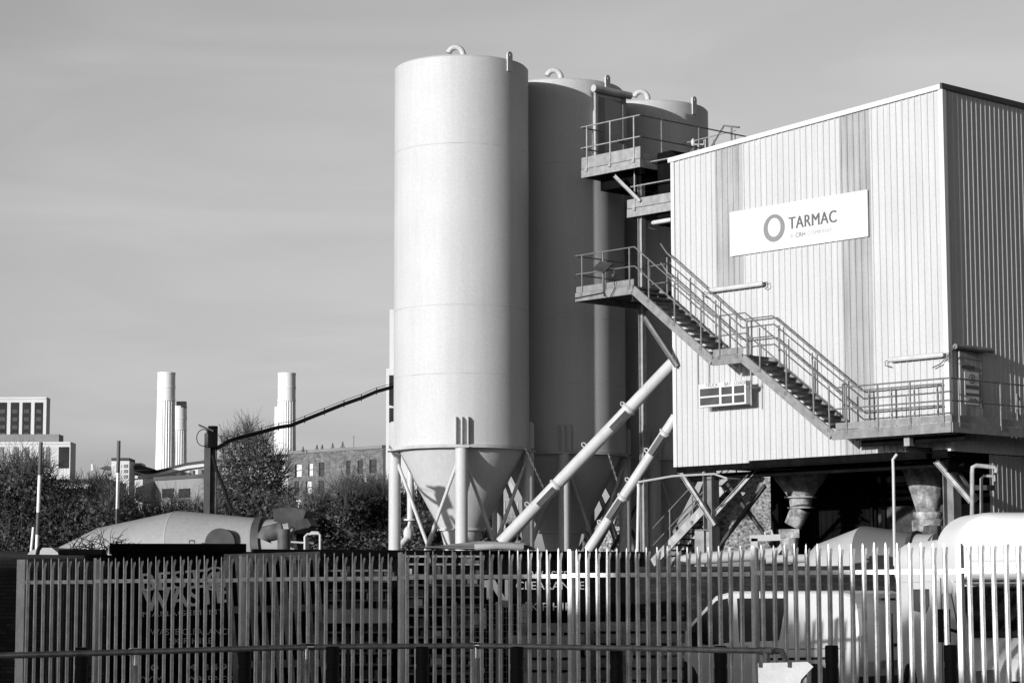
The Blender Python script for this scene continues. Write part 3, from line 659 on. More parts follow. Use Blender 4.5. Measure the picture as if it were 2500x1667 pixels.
# truck bay back sheeting, bay shade put into its near-black colour
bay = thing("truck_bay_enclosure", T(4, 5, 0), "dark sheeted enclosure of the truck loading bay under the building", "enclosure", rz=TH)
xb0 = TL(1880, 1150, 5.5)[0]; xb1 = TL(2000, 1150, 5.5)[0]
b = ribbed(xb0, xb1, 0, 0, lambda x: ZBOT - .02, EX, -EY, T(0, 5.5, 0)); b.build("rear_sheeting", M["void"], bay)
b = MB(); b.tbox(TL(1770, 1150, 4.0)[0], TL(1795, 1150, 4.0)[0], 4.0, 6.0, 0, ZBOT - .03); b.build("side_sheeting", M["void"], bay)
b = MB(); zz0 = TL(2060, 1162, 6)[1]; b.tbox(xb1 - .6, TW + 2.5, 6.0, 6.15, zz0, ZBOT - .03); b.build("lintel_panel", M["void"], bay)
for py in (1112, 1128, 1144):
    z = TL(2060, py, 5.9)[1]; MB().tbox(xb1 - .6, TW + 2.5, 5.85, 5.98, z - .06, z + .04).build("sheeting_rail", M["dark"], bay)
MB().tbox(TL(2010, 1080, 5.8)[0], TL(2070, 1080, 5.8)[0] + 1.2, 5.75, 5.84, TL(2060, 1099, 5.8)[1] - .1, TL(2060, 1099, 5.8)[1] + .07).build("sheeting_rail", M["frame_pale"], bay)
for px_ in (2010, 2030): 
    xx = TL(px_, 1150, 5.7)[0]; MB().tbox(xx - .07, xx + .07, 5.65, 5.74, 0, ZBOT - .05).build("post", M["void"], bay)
def hopper(label, x, y, parts, kids=()):
    t = thing("discharge_hopper", T(x, y, 0), label, "hopper", "cone hoppers under the plant building", rz=TH)
    for nm, prof, m_ in parts: MB().lathe(T(x, y, 0), prof, 36).build(nm, M[m_], t)
    return t
def HZ(px_, py, y): return TL(px_, py, y)[1]
yh = 3.1
hx = TL(1838, 1100, yh)[0]
zt_, z1_, z2_ = ZBOT - .05, HZ(1838, 1142, yh), HZ(1838, 1166, yh)
h1 = hopper("left cement stained cone hopper with tilted chute below the plant building", hx, yh,
    [("cone", [(.78, zt_), (.72, zt_ - .25), (.34, z1_)], "hopper"), ("flange", [(.34, z1_ + .02), (.45, z1_ + .02), (.45, z1_ - .02), (.33, z1_ - .02)], "frame_pale"), ("neck", [(.34, z1_), (.29, z2_)], "hopper"), ("flange", [(.29, z2_ + .02), (.37, z2_ + .02), (.37, z2_ - .02), (.28, z2_ - .02)], "frame_pale")])
MB().tube([T(hx, yh, z2_ - .02), T(hx - .22, yh - .1, z2_ - .5)], [.28, .25], 24).build("chute", M["hopper"], h1)
hx2 = TL(2130, 1130, yh)[0]; za_, zb_, zc2_ = HZ(2130, 1176, yh), HZ(2130, 1190, yh), HZ(2130, 1215, yh)
hopper("right cement stained cone hopper with bulging collar above the mixer drum", hx2, yh,
    [("cone", [(.70, ZBOT - .05), (.52, HZ(2130, 1110, yh)), (.30, za_ + .02)], "hopper"), ("collar", [(.30, za_ + .02), (.37, za_), (.40, za_ - .07), (.36, za_ - .15), (.33, zb_ - .02)], "hopper"), ("rubber_skirt", [(.33, zb_ - .02), (.43, zb_ - .06), (.42, zc2_ - .05), (.28, zc2_ - .15)], "hopper")])
# lower staircase in front of the gravel bay
ls = thing("lower_staircase", T(-1, 2, 0), "short steel staircase climbing right beneath the left end of the plant building", "staircase", rz=TH)
yo, yi = 1.6, 2.5
l0 = TL(1500, 1292, yo); l1 = TL(1660, 1122, yo); lx0, lz0 = l0; lx1, lz1 = l1
for yy in (yo, yi): MB().bar(T(lx0, yy, lz0), T(lx1, yy, lz1), .06, .26).build("stringer", M["frame_pale"], ls)
for i in range(1, 13):
    t_ = i / 13; MB().tbox(lx0 + (lx1 - lx0) * t_ - .12, lx0 + (lx1 - lx0) * t_ + .14, yo + .04, yi - .04, lz0 + (lz1 - lz0) * t_ + .02, lz0 + (lz1 - lz0) * t_ + .06).build("tread", M["grate"], ls)
for yy in (yo, yi): railing(ls, [T(lx0, yy, lz0), T(lx1, yy, lz1)], 1.0, spaced(T(lx0, yy, lz0), T(lx1, yy, lz1), 3, .25, .9), "rail", .02)
# gravel heaps
def heap(label, pts_px, Y, depth, name="gravel_heap"):
    """rough heap whose crest follows the given pixels"""
    nx, ny = 90, 30; vs = []; fs = []
    xs = np.linspace(0, 1, nx); ck = np.array([[P(x, y, Y)[0], P(x, y, Y)[2]] for x, y in pts_px])
    X = np.interp(xs, np.linspace(0, 1, len(ck)), ck[:, 0]); Z = np.interp(xs, np.linspace(0, 1, len(ck)), ck[:, 1])
    for j in range(ny):
        s_ = j / (ny - 1)
        for i in range(nx):
            z = Z[i] * (1 - s_) ** 1.05; vs.append(V(X[i] + 0, Y - depth * s_, max(-.02, z)))
    for j in range(ny - 1):
        for i in range(nx - 1): fs.append((j * nx + i, j * nx + i + 1, (j + 1) * nx + i + 1, (j + 1) * nx + i))
    q = MB(); q.add(vs, fs); q.add([V(X[0] - .0, Y + .05, -.02), V(X[-1], Y + .05, -.02)] + [V(X[i], Y + .05, Z[i]) for i in range(nx - 1, -1, -1)], [tuple(range(nx + 2))])
    q.build(name, M["gravel"], label=label, cat="gravel heap", kind="stuff")
heap("pale sunlit gravel heaped behind the stilt column and lower stair", [(1560, 1250), (1640, 1130), (1690, 1085), (1780, 1100), (1860, 1180)], 73, 2.2)
heap("pale gravel seen between the legs of the middle and farthest silos", [(1340, 1270), (1385, 1190), (1430, 1140), (1480, 1215), (1530, 1270)], 76, 2.5)
heap("dark earth bank behind the right hopper", [(1980, 1165), (2060, 1150), (2150, 1150), (2260, 1150), (2420, 1140)], 74, 2.5, "earth_bank")
bpy.data.objects["earth_bank"].data.materials[0] = M["earth"]
# grading chute plates between silos (slanted dark/pale board)
cv = thing("feed_conveyor", P(1150, 1180, 70), "distant feed conveyor frame with pale casing glimpsed between the two nearest silos", "conveyor")
b = MB(); p_ = lambda x, y, d=71.5: P(x, y, d)
for x in (1147, 1160, 1190, 1208): b.tube([p_(x, 1215), p_(x, 1150)], .03, 6)
for y in (1150, 1180, 1215): b.tube([p_(1140, y), p_(1225, y)], .03, 6)
b.build("frame", M["frame_pale"], cv)
MB().bar(p_(1128, 1217), p_(1235, 1217), .8, .1).build("walkway", M["frame_pale"], cv)
MB().prism([p_(1166, 1118), p_(1172, 1106), p_(1180, 1118), p_(1180, 1140), p_(1166, 1140)], V(0, .5, 0)).build("casing", M["white_pipe"], cv)
ec = thing("inclined_aggregate_conveyor", P(1420, 1150, 73), "slanting lattice conveyor with dark belt behind the shorter tube between silos", "conveyor")
b = MB()
q0, q1 = P(1330, 1262, 71.5), P(1440, 1085, 71.5)
b.bar(q0, q1, .1, .12); q2, q3 = P(1368, 1265, 72), P(1455, 1100, 72); b.bar(q2, q3, .1, .12)
for k in np.linspace(.05, .9, 6): b.bar(lerp(q0, q1, k), lerp(q2, q3, k), .05, .05)
b.build("lattice", M["frame"], ec)
MB().bar(P(1350, 1268, 72.5), P(1452, 1095, 72.5), .7, .1).build("belt", M["chute"], ec)
MB().bar(P(1410, 1150, 71), P(1475, 1262, 71), .1, .12).build("support", M["dark"], ec); MB().bar(P(1470, 1150, 71), P(1405, 1262, 71), .1, .12).build("support", M["dark"], ec)

# white pipes at the right, thin post and small hose frame
wp = thing("water_pipes", P(2240, 1200, 56), "pale bent water pipes rising beside the right knee braces", "pipe")
def PP(x, y, d=55.2): return P(x, y, d)
b = MB(); b.tube([PP(2233, 1260), PP(2233, 1085), PP(2234, 1073), PP(2242, 1069), PP(2283, 1072), PP(2289, 1078), PP(2287, 1086)], .055, 12); b.build("pipe", M["frame_pale"], wp)
b = MB(); b.tube([PP(2254, 1260, 55.6), PP(2254, 1100, 55.6), PP(2259, 1093, 55.6), PP(2284, 1093, 55.6), PP(2285, 1105, 55.6)], .04, 10); b.build("pipe", M["frame_pale"], wp)
MB().box(PP(2262, 1120, 56), (.5, .3, .12)).build("bracket", M["dark"], wp)
tp = thing("thin_stand_pipe", P(2052, 1260, 54), "thin pale standpipe with angled top in front of the dark truck bay", "pipe")
MB().tube([PP(2055, 1300, 54), PP(2052, 1085, 54), PP(2051, 1055, 54), PP(2060, 1043, 54)], .035, 8).build("pipe", M["white_pipe"], tp)
hw = thing("washdown_pipe", P(1468, 1240, 62), "thin white hose pipe standing beside the shorter conveyor with a long arm to the right", "pipe")
b = MB(); b.tube([PP(1464, 1275, 62), PP(1467, 1120, 62), PP(1466, 1110, 62)], .045, 8); b.tube([PP(1465, 1107, 61), PP(1545, 1093, 61), PP(1640, 1088, 61), PP(1668, 1098, 61), PP(1700, 1100, 62)], .03, 6); b.build("pipe", M["white_pipe"], hw)
# small weigh hopper on a bracket frame and pale beam in front of brick wall
sm = thing("small_weigh_hopper", P(1800, 1280, 53), "small pale hopper on a white bracket frame below the left chute", "hopper")
D_ = 52.5
b = MB(); b.bar(P(1722, 1236, D_), P(1812, 1233, D_), .15, .14); b.bar(P(1732, 1236, D_), P(1732, 1320, D_), .15, .15, V(1, 0, 0)); b.bar(P(1806, 1240, D_), P(1770, 1285, D_), .1, .1); b.build("bracket", M["white_pipe"], sm)
c_ = P(1812, 1225, D_); zt2 = c_[2] + .05
b = MB(); b.box(V(c_[0], D_, zt2 - .05), (.42, .42, .2)); b.lathe(V(c_[0], D_, 0), [(.22, zt2 - .15), (.2, zt2 - .3), (.12, zt2 - .75)], 20); b.build("cone", M["hopper"], sm)
MB().tube([P(1760, 1235, D_), P(1757, 1222, D_), P(1772, 1218, D_), P(1776, 1232, D_)], .03, 6).build("valve", M["white_pipe"], sm)
kp = thing("kerb_pipe", P(1620, 1280, 50), "long horizontal pale pipe lying above the brick wall behind the fence", "pipe")
b = MB(); b.tube([P(1560, 1290, 48), P(1585, 1284, 48), P(1700, 1276, 48), P(1785, 1270, 48)], .12, 16); b.tube([P(1760, 1285, 47.9), P(1800, 1283, 47.9), P(1850, 1282, 47.9)], .09, 14); b.build("pipe", M["white_pipe"], kp)
gp = thing("guard_post", P(1605, 1280, 52), "stubby steel channel post standing between lower stair and stilt column", "post")
b = MB(); b.bar(P(1607, 1310, 52), P(1606, 1218, 52), .16, .2, V(1, 0, 0)); b.bar(P(1619, 1310, 52), P(1618, 1219, 52), .05, .2, V(1, 0, 0)); b.build("channel", M["frame_pale"], gp)
MB().box(P(1612, 1217, 52), (.3, .22, .03)).build("cap", M["frame"], gp)

# ------------------------------------------------------------------ boundary: brick wall
def wall_line(name, label, p, q, z0, z1, thick, m, cope=True):
    d = unit(V(q[0] - p[0], q[1] - p[1], 0)); rz = math.atan2(d[1], d[0]); t = thing(name, V(p[0], p[1], 0), label, "wall", rz=rz)
    n = V(-d[1], d[0], 0); L = math.hypot(q[0] - p[0], q[1] - p[1])
    P0, P1 = V(p[0], p[1], 0), V(q[0], q[1], 0)
    b = MB(); vs = [P0, P1, P1 + EZ * z1, P0 + EZ * z0]; b.prism([v + n * thick for v in vs], -n * thick); b.build("brickwork", m, t)
    if cope: MB().bar(P0 + EZ * (z0 + .04) + n * thick / 2, P1 + EZ * (z1 + .04) + n * thick / 2, thick + .08, .08).build("coping", M["coping"], t)
    return t
wl = P(-160, 1285, 47); wm = P(255, 1285, 45)
wall_line("brick_wall", "dark weathered brick boundary wall at the far left behind the fence end", P(-200, 1286, 46), P(262, 1281, 43.5), P(-200, 1280, 46)[2], P(262, 1284, 43.5)[2], .34, M["brick"])
wall_line("brick_wall", "long dark brick wall behind the silver van and the timber stacks", P(1440, 1310, 47), P(2800, 1310, 40.5), P(1440, 1310, 47)[2], P(2700, 1300, 40.5)[2] - .05, .34, M["brick"], True)
MB().box(P(190, 1268, 43.2) , (.82, .5, .10)).build("dark_wall_plank", M["void"], label="dark plank lying along the top of the left brick wall", cat="plank")

# ------------------------------------------------------------------ black containers with lettering
def container(label, x0, D0, x1, D1, ytop0, ytop1, dep=2.4):
    p, q = P(x0, ytop0, D0), P(x1, ytop1, D1); zt = (p[2] + q[2]) / 2
    d = unit(V(q[0] - p[0], q[1] - p[1], 0)); n = V(-d[1], d[0], 0); rz = math.atan2(d[1], d[0])
    t = thing("waste_container", V(p[0], p[1], 0), label, "container", "black waste containers behind the fence", rz=rz)
    a, b_ = V(p[0], p[1], 0), V(q[0], q[1], 0); L = np.linalg.norm(b_ - a)
    bd = MB(); bd.prism([a + EZ * .15, b_ + EZ * .15, b_ + EZ * (zt - .13), a + EZ * (zt - .13)], n * dep); body = bd.build("body", M["black"], t)
    rim = MB(); c = (a + b_) / 2
    rim.bar(a - d * .04 + EZ * (zt - .07), b_ + d * .04 + EZ * (zt - .07), .14, .14); rim.build("rim", M["black"], t); rim = MB(); rim.bar(a + n * dep - d * .04 + EZ * (zt - .07), b_ + n * dep + d * .04 + EZ * (zt - .07), .14, .14); rim.build("rim", M["black"], t)
    k = 0.05
    while k < L:
        rb = MB(); rb.bar(a + d * k + EZ * .15 - n * .03, a + d * k + EZ * (zt - .14) - n * .03, .08, .06, d); k += 1.6
        rb.build("side_rib", M["black"], t)
    return t, a, d, n
c1, a1_, d1_, n1_ = container("black waste container on the left with very large slanted lettering on its side", 258, 39.6, 560, 40.0, 1244, 1252)
c2, a2_, d2_, n2_ = container("long black waste container right of the leaning pallet, lettering on its right half", 585, 43.5, 1482, 47.0, 1256, 1271)
def letters(txt, x, y, a, d, n, parent, hpx, m_, off=.12, slant=0.0, bold=0, wpx=None):
    p = hit(x, y, a - n * off, n); sc0 = hpx / F * K * p[1] / .72
    ax = unit(d + EZ * slant); up = unit(EZ - d * slant)
    q = text_mb(txt, sc0, p, ax, up, 0, bold)
    if wpx:
        wd = max(np.dot(np.array(v) - p, d) for v in q.v); p2 = hit(x + wpx, y, a - n * off, n); f_ = np.dot(p2 - p, d) / wd
        q.v = [tuple(p + d * np.dot(np.array(v) - p, d) * f_ + EZ * (np.array(v) - p)[2]) for v in q.v]
    if hpx > 30:                                     # heavy lettering: thicken the strokes sideways
        base_v, base_f = list(q.v), list(q.f); st = sc0 * .018
        for k_ in (1, 2):
            o_ = len(q.v); q.v += [tuple(np.array(v) + d * st * k_ - n * .003 * k_) for v in base_v]; q.f += [tuple(i_ + o_ for i_ in f_) for f_ in base_f]
        q.sm = [False] * len(q.f)
    q.build("lettering", M[m_], parent)
Lm = "letter_white"
letters("BEST", 318, 1358, a1_, d1_, n1_, c1, 42, Lm, slant=.09, bold=0, wpx=148)
letters("@", 462, 1346, a1_, d1_, n1_, c1, 42, Lm, slant=.09, bold=0, wpx=58)
letters("WASTE", 330, 1404, a1_, d1_, n1_, c1, 48, Lm, slant=.1, bold=0, wpx=192)
letters("MANAGEMENT", 326, 1416, a1_, d1_, n1_, c1, 12, "letter_dim", slant=.05, bold=0, wpx=190)
letters("WASTE CLEARANCE", 345, 1457, a1_, d1_, n1_, c1, 14, "letter_dim", bold=0, wpx=186)
letters("SKIP HIRE", 388, 1478, a1_, d1_, n1_, c1, 14, "letter_dim", bold=0, wpx=100)
letters("0      4 349", 345, 1540, a1_, d1_, n1_, c1, 16, "letter_dim", bold=0, wpx=176)
letters("www.      waste.co", 306, 1562, a1_, d1_, n1_, c1, 14, "letter_dim", bold=0, wpx=230)
letters("WASTE", 1220, 1328, a2_, d2_, n2_, c2, 18, "letter_white", bold=0, wpx=86)
letters("CLEARANCE", 1184, 1353, a2_, d2_, n2_, c2, 19, "letter_white", bold=0, wpx=158)
letters("SKIP HIRE", 1204, 1402, a2_, d2_, n2_, c2, 19, "letter_white", bold=0, wpx=124)
letters("O  LINE", 1216, 1450, a2_, d2_, n2_, c2, 19, "letter_white", bold=0, wpx=86)
pts = [hit(x, y, a2_ - n2_ * .12, n2_) for x, y in ((1112, 1332), (1136, 1330), (1160, 1372), (1160, 1330), (1176, 1330), (1176, 1394), (1158, 1394), (1132, 1350), (1132, 1376), (1118, 1376), (1118, 1348), (1112, 1348))]
MB().prism(pts, n2_ * .004).build("white_emblem", M["tarp"], c2)
# things on and near the containers
tp_ = thing("folded_sheet", P(1080, 1250, 46.5), "pale folded tarpaulin sheet lying along the top edge of the long black container", "tarpaulin")
def strip3(pts, thick, dep, m, parent, nm):
    b = MB(); b.prism([P(x, y, D) for x, y, D in pts], V(.1, dep, 0)); return b.build(nm, m, parent)
strip3([(952, 1256, 45.3), (1010, 1252, 45.4), (1100, 1242, 45.6), (1200, 1246, 45.9), (1224, 1258, 46), (1200, 1260, 46), (1100, 1260, 45.7)], 0, 1.2, M["tarp"], tp_, "sheet")
strip3([(1110, 1247, 45.3), (1180, 1246, 45.4), (1205, 1251, 45.5), (1180, 1254, 45.5), (1115, 1252, 45.4)], 0, .5, M["door_dark"], tp_, "fold")
MB().tube([P(1090, 1256, 45.2), P(1140, 1253, 45.2), P(1200, 1256, 45.4)], .07, 10).build("rolled_edge", M["tarp"], tp_)
ld = thing("ladder_hoops", P(720, 1240, 50), "pale bent tube hoops of an access ladder standing behind the container edge", "ladder")
b = MB(); b.tube([P(700, 1275, 48), P(700, 1232, 48), P(706, 1226, 48), P(732, 1225, 48)], .024, 8); b.tube([P(735, 1275, 48), P(735, 1228, 48), P(730, 1222, 48), P(716, 1222, 48), P(711, 1228, 48)], .024, 8); b.tube([P(668, 1244, 48), P(700, 1246, 48)], .02, 6); b.build("hoop", M["white_pipe"], ld)
# leaning pallet of slanted boards
lp = thing("leaning_pallet", P(625, 1560, 37.5), "large grey timber pallet with slanting boards leaning behind the fence", "pallet")
Dl = 36.9
for k in range(9):
    x0 = 513 + k * 25.5; x1 = x0 + 32
    w = 12.5 + random.random() * 6
    b = MB(); b.prism([P(x0, 1279 - k * .6, Dl + .4), P(x0 + w, 1279 - k * .6, Dl + .4), P(x1 + w, 1690, Dl - .1), P(x1, 1690, Dl - .1)], V(0, .03, 0)); b.build("board", M["wood"], lp)
for y0, y1 in ((1272, 1290), (1392, 1408), (1518, 1535), (1650, 1668)):
    sh = (y0 - 1272) / 400 * 32 - 14
    b = MB(); b.prism([P(528 + sh, y0, Dl + .5), P(748 + sh, y0 - 6, Dl + .5), P(748 + sh, y1 - 6, Dl + .5), P(528 + sh, y1, Dl + .5)], V(0, .08, 0)); b.build("cross_batten", M["wood"], lp)
# shelving racks
def rack(label, x0, x1, D, rows, seed, bright):
    rs = random.Random(seed); t = thing("storage_rack", P((x0 + x1) / 2, 1600, D), label, "shelving", "storage racks behind the fence")
    for y in rows:
        p, q = P(x0, y, D), P(x1, y + rs.uniform(-1, 1), D); MB().bar(p + V(0, .3, 0), q + V(0, .3, 0), .6, .035).build("shelf", M["frame"], t)
    for x in np.linspace(x0, x1, 4): 
        p = P(x, rows[0] - 10, D); MB().bar(V(p[0], D - .03, 0), p + V(0, -.03, 0), .05, .05, V(1, 0, 0)).build("upright", M["dark"], t)
    for i in range(len(rows) - 1):
        x = x0 + 4
        while x < x1 - 12:
            w = rs.uniform(7, 26); h = rs.uniform(.3, .85) * (rows[i + 1] - rows[i])
            if rs.random() < .6:
                p = P(x, rows[i + 1] - 1.5, D + .06); q = P(x + w, rows[i + 1] - 1.5 - h, D + .06)
                c = V((p[0] + q[0]) / 2, D + .25, (p[2] + q[2]) / 2 + .008)
                m_ = rs.choices(["carton", "chute", "dark", "card", "wood_dark"], [4, 3, 3, bright, 2])[0]
                o = MB().box(c, (abs(q[0] - p[0]), .35, abs(q[2] - p[2]))).build("box" if m_ != "chute" else "crate", M[m_], None)
                tag(o, "%s on rack shelf %s" % ({"carton": "dark brown carton", "chute": "dirty metal crate", "dark": "dark grey box", "card": "pale carton", "wood_dark": "damp wooden box"}[m_], ["among the stored clutter behind the palings, left rack" if seed == 3 else "among the stored clutter behind the palings, right rack"][0]), "crate" if m_ == "chute" else "box", "clutter stored on the racks")
            x += w + rs.uniform(2, 12)
rack("dark storage rack crowded with boxes left of the fence post below the long container", 752, 898, 42.3, [1310, 1334, 1355, 1378, 1398, 1428, 1452, 1475, 1500, 1526, 1560, 1600], 3, 2.0)
rack("dark storage rack crowded with boxes right of the fence post below the long container", 922, 1105, 42.0, [1277, 1295, 1320, 1343, 1370, 1393, 1413, 1439, 1463, 1505, 1528, 1547, 1590], 5, 1.6)
pl = P(753, 1412, 42.0); MB().box(V(pl[0] + .55, 41.9, pl[2] - .02), (1.25, .06, .25)).build("pale_plank", M["card"], label="broad pale plank across the front of the left storage rack", cat="plank")
# wire cage
cg = thing("wire_cage", P(1200, 1600, 38), "tall wire mesh cage with pale bottles inside behind the palings", "cage")
p0_, p1_ = P(1046, 1388, 38), P(1210, 1387, 38); zt_c = (p0_[2] + p1_[2]) / 2
b = MB()
for x in np.linspace(p0_[0], p1_[0], 22): b.tube([V(x, 38, 0), V(x, 38, zt_c)], .005, 4, False)
for z in np.linspace(.05, zt_c, 16): b.tube([V(p0_[0], 38, z), V(p1_[0], 38, z)], .005, 4, False)
b.build("mesh_panel", M["frame"], cg)
for x in (p0_[0], (p0_[0] + p1_[0]) / 2 + .1, p1_[0]): MB().tube([V(x, 38.02, 0), V(x, 38.02, zt_c + .04)], .025, 8).build("corner_post", M["frame_pale"], cg)
for i, (x, y, w, h, m_) in enumerate(((1108, 1396, 10, 48, "board"), (1088, 1406, 12, 30, "card"), (1196, 1386, 14, 44, "card"), (1068, 1460, 16, 36, "carton"), (1132, 1440, 14, 32, "carton"), (1160, 1450, 18, 55, "chute"))):
    p, q = P(x, y, 38.4), P(x + w, y + h, 38.4); c = V((p[0] + q[0]) / 2, 38.45, q[2]); r_ = (q[0] - p[0]) / 2
    o = MB().lathe(c, [(.001, 0), (r_, .01), (r_, (p[2] - q[2]) * .75), (r_ * .35, (p[2] - q[2]) * .95), (r_ * .3, p[2] - q[2]), (.001, p[2] - q[2])], 14)
    o.build("bottle" if i != 5 else "gas_cylinder", M[m_], label=["tall pale bottle in the middle of the wire cage", "pale canister left of the tall bottle in the wire cage", "pale canister at the right end of the wire cage", "dark brown canister low at the left of the wire cage", "dark brown canister right of the tall bottle in the cage", "dirty grey cylinder low at the right of the cage"][i], cat="canister" if i != 5 else "gas cylinder")
# timber stacks
def stack(label, x0, x1, D, y0, n, h, seed, step=0):
    rs = random.Random(seed)
    zt = P(x0, y0, D)[2]; xa, xb = P(x0, y0, D)[0], P(x1, y0, D)[0]; i = 0; z = zt
    t = thing("timber_stack", V((xa + xb) / 2, D, 0), label, "timber stack", "timber stacks behind the fence")
    while z > .1:
        a = xa + rs.uniform(-.05, .05) + step * i; e = xb + rs.uniform(-.1, .1)
        MB().box(V((a + e) / 2, D + .3, z - h / 2), (e - a, .6, h)).build("plank", M["wood_dark" if rs.random() < .5 else "wood"], t)
        z -= h
        b = MB()
        for x in np.arange(a + .15, e - .1, .55): b.box(V(x, D + .3, z - .025), (.14, .58, .05))
        b.build("spacer_blocks", M["wood_dark"], t); z -= .05; i += 1
stack("stack of weathered timber planks directly right of the wire cage", 1180, 1332, 37.6, 1431, 8, .15, 2)
stack("longer stack of weathered timber in front of the brick wall, left of the van", 1338, 1640, 38.6, 1428, 8, .15, 4)

# ------------------------------------------------------------------ palisade fence
FA = P(245 / K, 1360 / K, 36.0); FB = P(2245 / K, 1322 / K, 29.4)
fdir = unit(V(FB[0] - FA[0], FB[1] - FA[1], 0)); FRZ = math.atan2(fdir[1], fdir[0]); fn = V(-fdir[1], fdir[0], 0)   # away from the camera
FLEN = np.linalg.norm((FB - FA)[:2])
def ftop(s): return FA[2] + (FB[2] - FA[2]) * s / FLEN
def fs(px_):                                    # photo column (2500 px) -> distance along the fence
    p = hit(px_ / K, 1400, V(FA[0], FA[1], 0), fn); return float(np.dot(p - V(FA[0], FA[1], 0), fdir))
def FP(s, off, z): return V(FA[0], FA[1], 0) + fdir * s + fn * off + EZ * z
fence = thing("palisade_fence", FP(0, 0, 0), "grey galvanised steel palisade fence with pointed pales running across the whole foreground", "fence", rz=FRZ)
posts_px = [48, 229, 585, 974, 1389, 1838, 2341, 2900]
ps = [fs(x) for x in posts_px]
def pale(s, i):
    zt = ftop(s) + rng.normal() * .009; b = MB(); lean = rng.normal() * .003
    prof = [(-.034, .012), (-.020, .0), (-.010, -.018), (.010, -.018), (.020, .0), (.034, .012)]
    z0, z1 = .05, zt - .17
    row = lambda z, sc=1.0, spread=0.0: [FP(s + x * sc + math.copysign(spread, x) + lean * z, -.03 + y, z) for x, y in prof]
    vs = row(z0) + row(z1); n = 6
    b.add(vs, [(k, k + 1, n + k + 1, n + k) for k in range(5)])
    # centre tongue with point, side tongues splayed out
    c = lambda x, y, z: FP(s + x + lean * z, -.03 + y, z)
    b.add([c(-.010, -.018, z1), c(.010, -.018, z1), c(.010, -.020, zt - .03), c(0, -.02, zt), c(-.010, -.020, zt - .03)], [(0, 1, 2, 3, 4)])
    for sg_ in (-1, 1):
        b.add([c(.012 * sg_, -.012, z1), c(.034 * sg_, .012, z1), c(.042 * sg_, .03, zt - .09), c(.034 * sg_, .03, zt - .055), c(.018 * sg_, .004, zt - .075)], [(0, 1, 2, 3, 4)])
    b.box(c(0, -.022, zt - .375), (.014, .012, .014), (fdir, fn, EZ))
    b.build("pale", M["fence"], fence)
cnt = 0
for i in range(len(ps) - 1):
    n = 9 if i == 0 else 18
    for k in range(1, n):
        s = ps[i] + (ps[i + 1] - ps[i]) * k / n
        if s > fs(2530): continue
        pale(s, cnt); cnt += 1
for i, s in enumerate(ps[:-1]):
    zt = ftop(s) - .01; b = MB()
    wf = .10 if i else .17
    b.box(FP(s, .012, zt / 2), (.05 if i else .17, .008, zt), (fdir, fn, EZ)); b.box(FP(s + (.03 if i else 0), .06, zt / 2 - .01), (.008, .088, zt - .02), (fdir, fn, EZ)); b.box(FP(s, .11, zt / 2 - .02), (.09, .008, zt - .04), (fdir, fn, EZ))
    b.build("post", M["fence_pale"], fence)
for i in range(len(ps) - 1):
    s0, s1 = ps[i] + .03, min(ps[i + 1] - .03, fs(2560))
    for dz in (.375, 2.1):
        b = MB(); b.box((FP(s0, -.008, ftop(s0) - dz) + FP(s1, -.008, ftop(s1) - dz)) / 2, (s1 - s0, .006, .055), (fdir, fn, unit(EZ))); b.box((FP(s0, .02, ftop(s0) - dz - .028) + FP(s1, .02, ftop(s1) - dz - .028)) / 2, (s1 - s0, .05, .006), (fdir, fn, EZ)); b.build("rail", M["fence_pale"], fence)
# second run of palisade turning away at the left end
f2 = thing("palisade_fence", FP(ps[0], .2, 0), "short return run of palisade going away behind the left end of the long fence", "fence")
q0 = FP(ps[0] + .15, .4, 0); q1 = P(232, 1300, 43.0); q1 = V(q1[0], 43.0, 0); dd_ = unit(q1 - q0); LL = np.linalg.norm(q1 - q0)
k = .1; 
while k < LL:
    c = q0 + dd_ * k; z = 2.42; b = MB()
    b.prism([c + dd_ * -.033 + EZ * .05, c + dd_ * .033 + EZ * .05, c + dd_ * .033 + EZ * (z - .1), c + EZ * z, c - dd_ * .033 + EZ * (z - .1)], V(-dd_[1], dd_[0], 0) * .012); b.build("pale", M["chute"], f2); k += .3
for z in (.4, 2.05): MB().bar(q0 + EZ * z, q1 + EZ * z, .03, .05).build("rail", M["chute"], f2)

# ------------------------------------------------------------------ tube guardrail and bollards in front
gr = thing("tube_guardrail", P(700, 1540, 20), "dull steel tube guardrail with slip on fittings curving across the bottom foreground", "guardrail")
ZG = 1.33
def GP(x, y):                                   # pixel on the horizontal plane z = ZG
    d = ray(x, y); return EYEP + d * ((ZG - EYE) / d[2])
gpx = [(-120, 1512), (0, 1505), (290, 1497), (704, 1485), (1094, 1482), (1450, 1488), (1650, 1492), (1790, 1494)]
gpts = [GP(*p) for p in gpx]
e = GP(1790, 1494); f_ = GP(1868, 1500); dv = unit(f_ - e)
bend = [e + dv * (.30 * math.sin(t)) - EZ * (.30 - .30 * math.cos(t)) for t in np.linspace(.15, 1.57, 9)]
b = MB(); b.tube(gpts + bend + [bend[-1] - EZ * 1.05], .0265, 16); b.build("rail", M["tube"], gr)
def gjoint(x, y, bright):
    p = GP(x, y); i = max(k for k in range(len(gpx)) if gpx[k][0] <= x); d = unit(gpts[min(i + 1, len(gpts) - 1)] - gpts[i]); m_ = M["fitting"] if bright else M["tube"]
    b = MB(); b.tube([p - d * .07, p + d * .07], .034, 16); b.tube([p, p - EZ * .12], .033, 14); b.build("fitting", m_, gr)
    MB().tube([p - EZ * .1, V(p[0], p[1], .0)], .026, 12).build("upright", M["tube"], gr)
for x, y, br in ((311, 1496, True), (704, 1485, True), (1094, 1482, True), (1445, 1488, False), (1760, 1494, False)): gjoint(x, y, br)
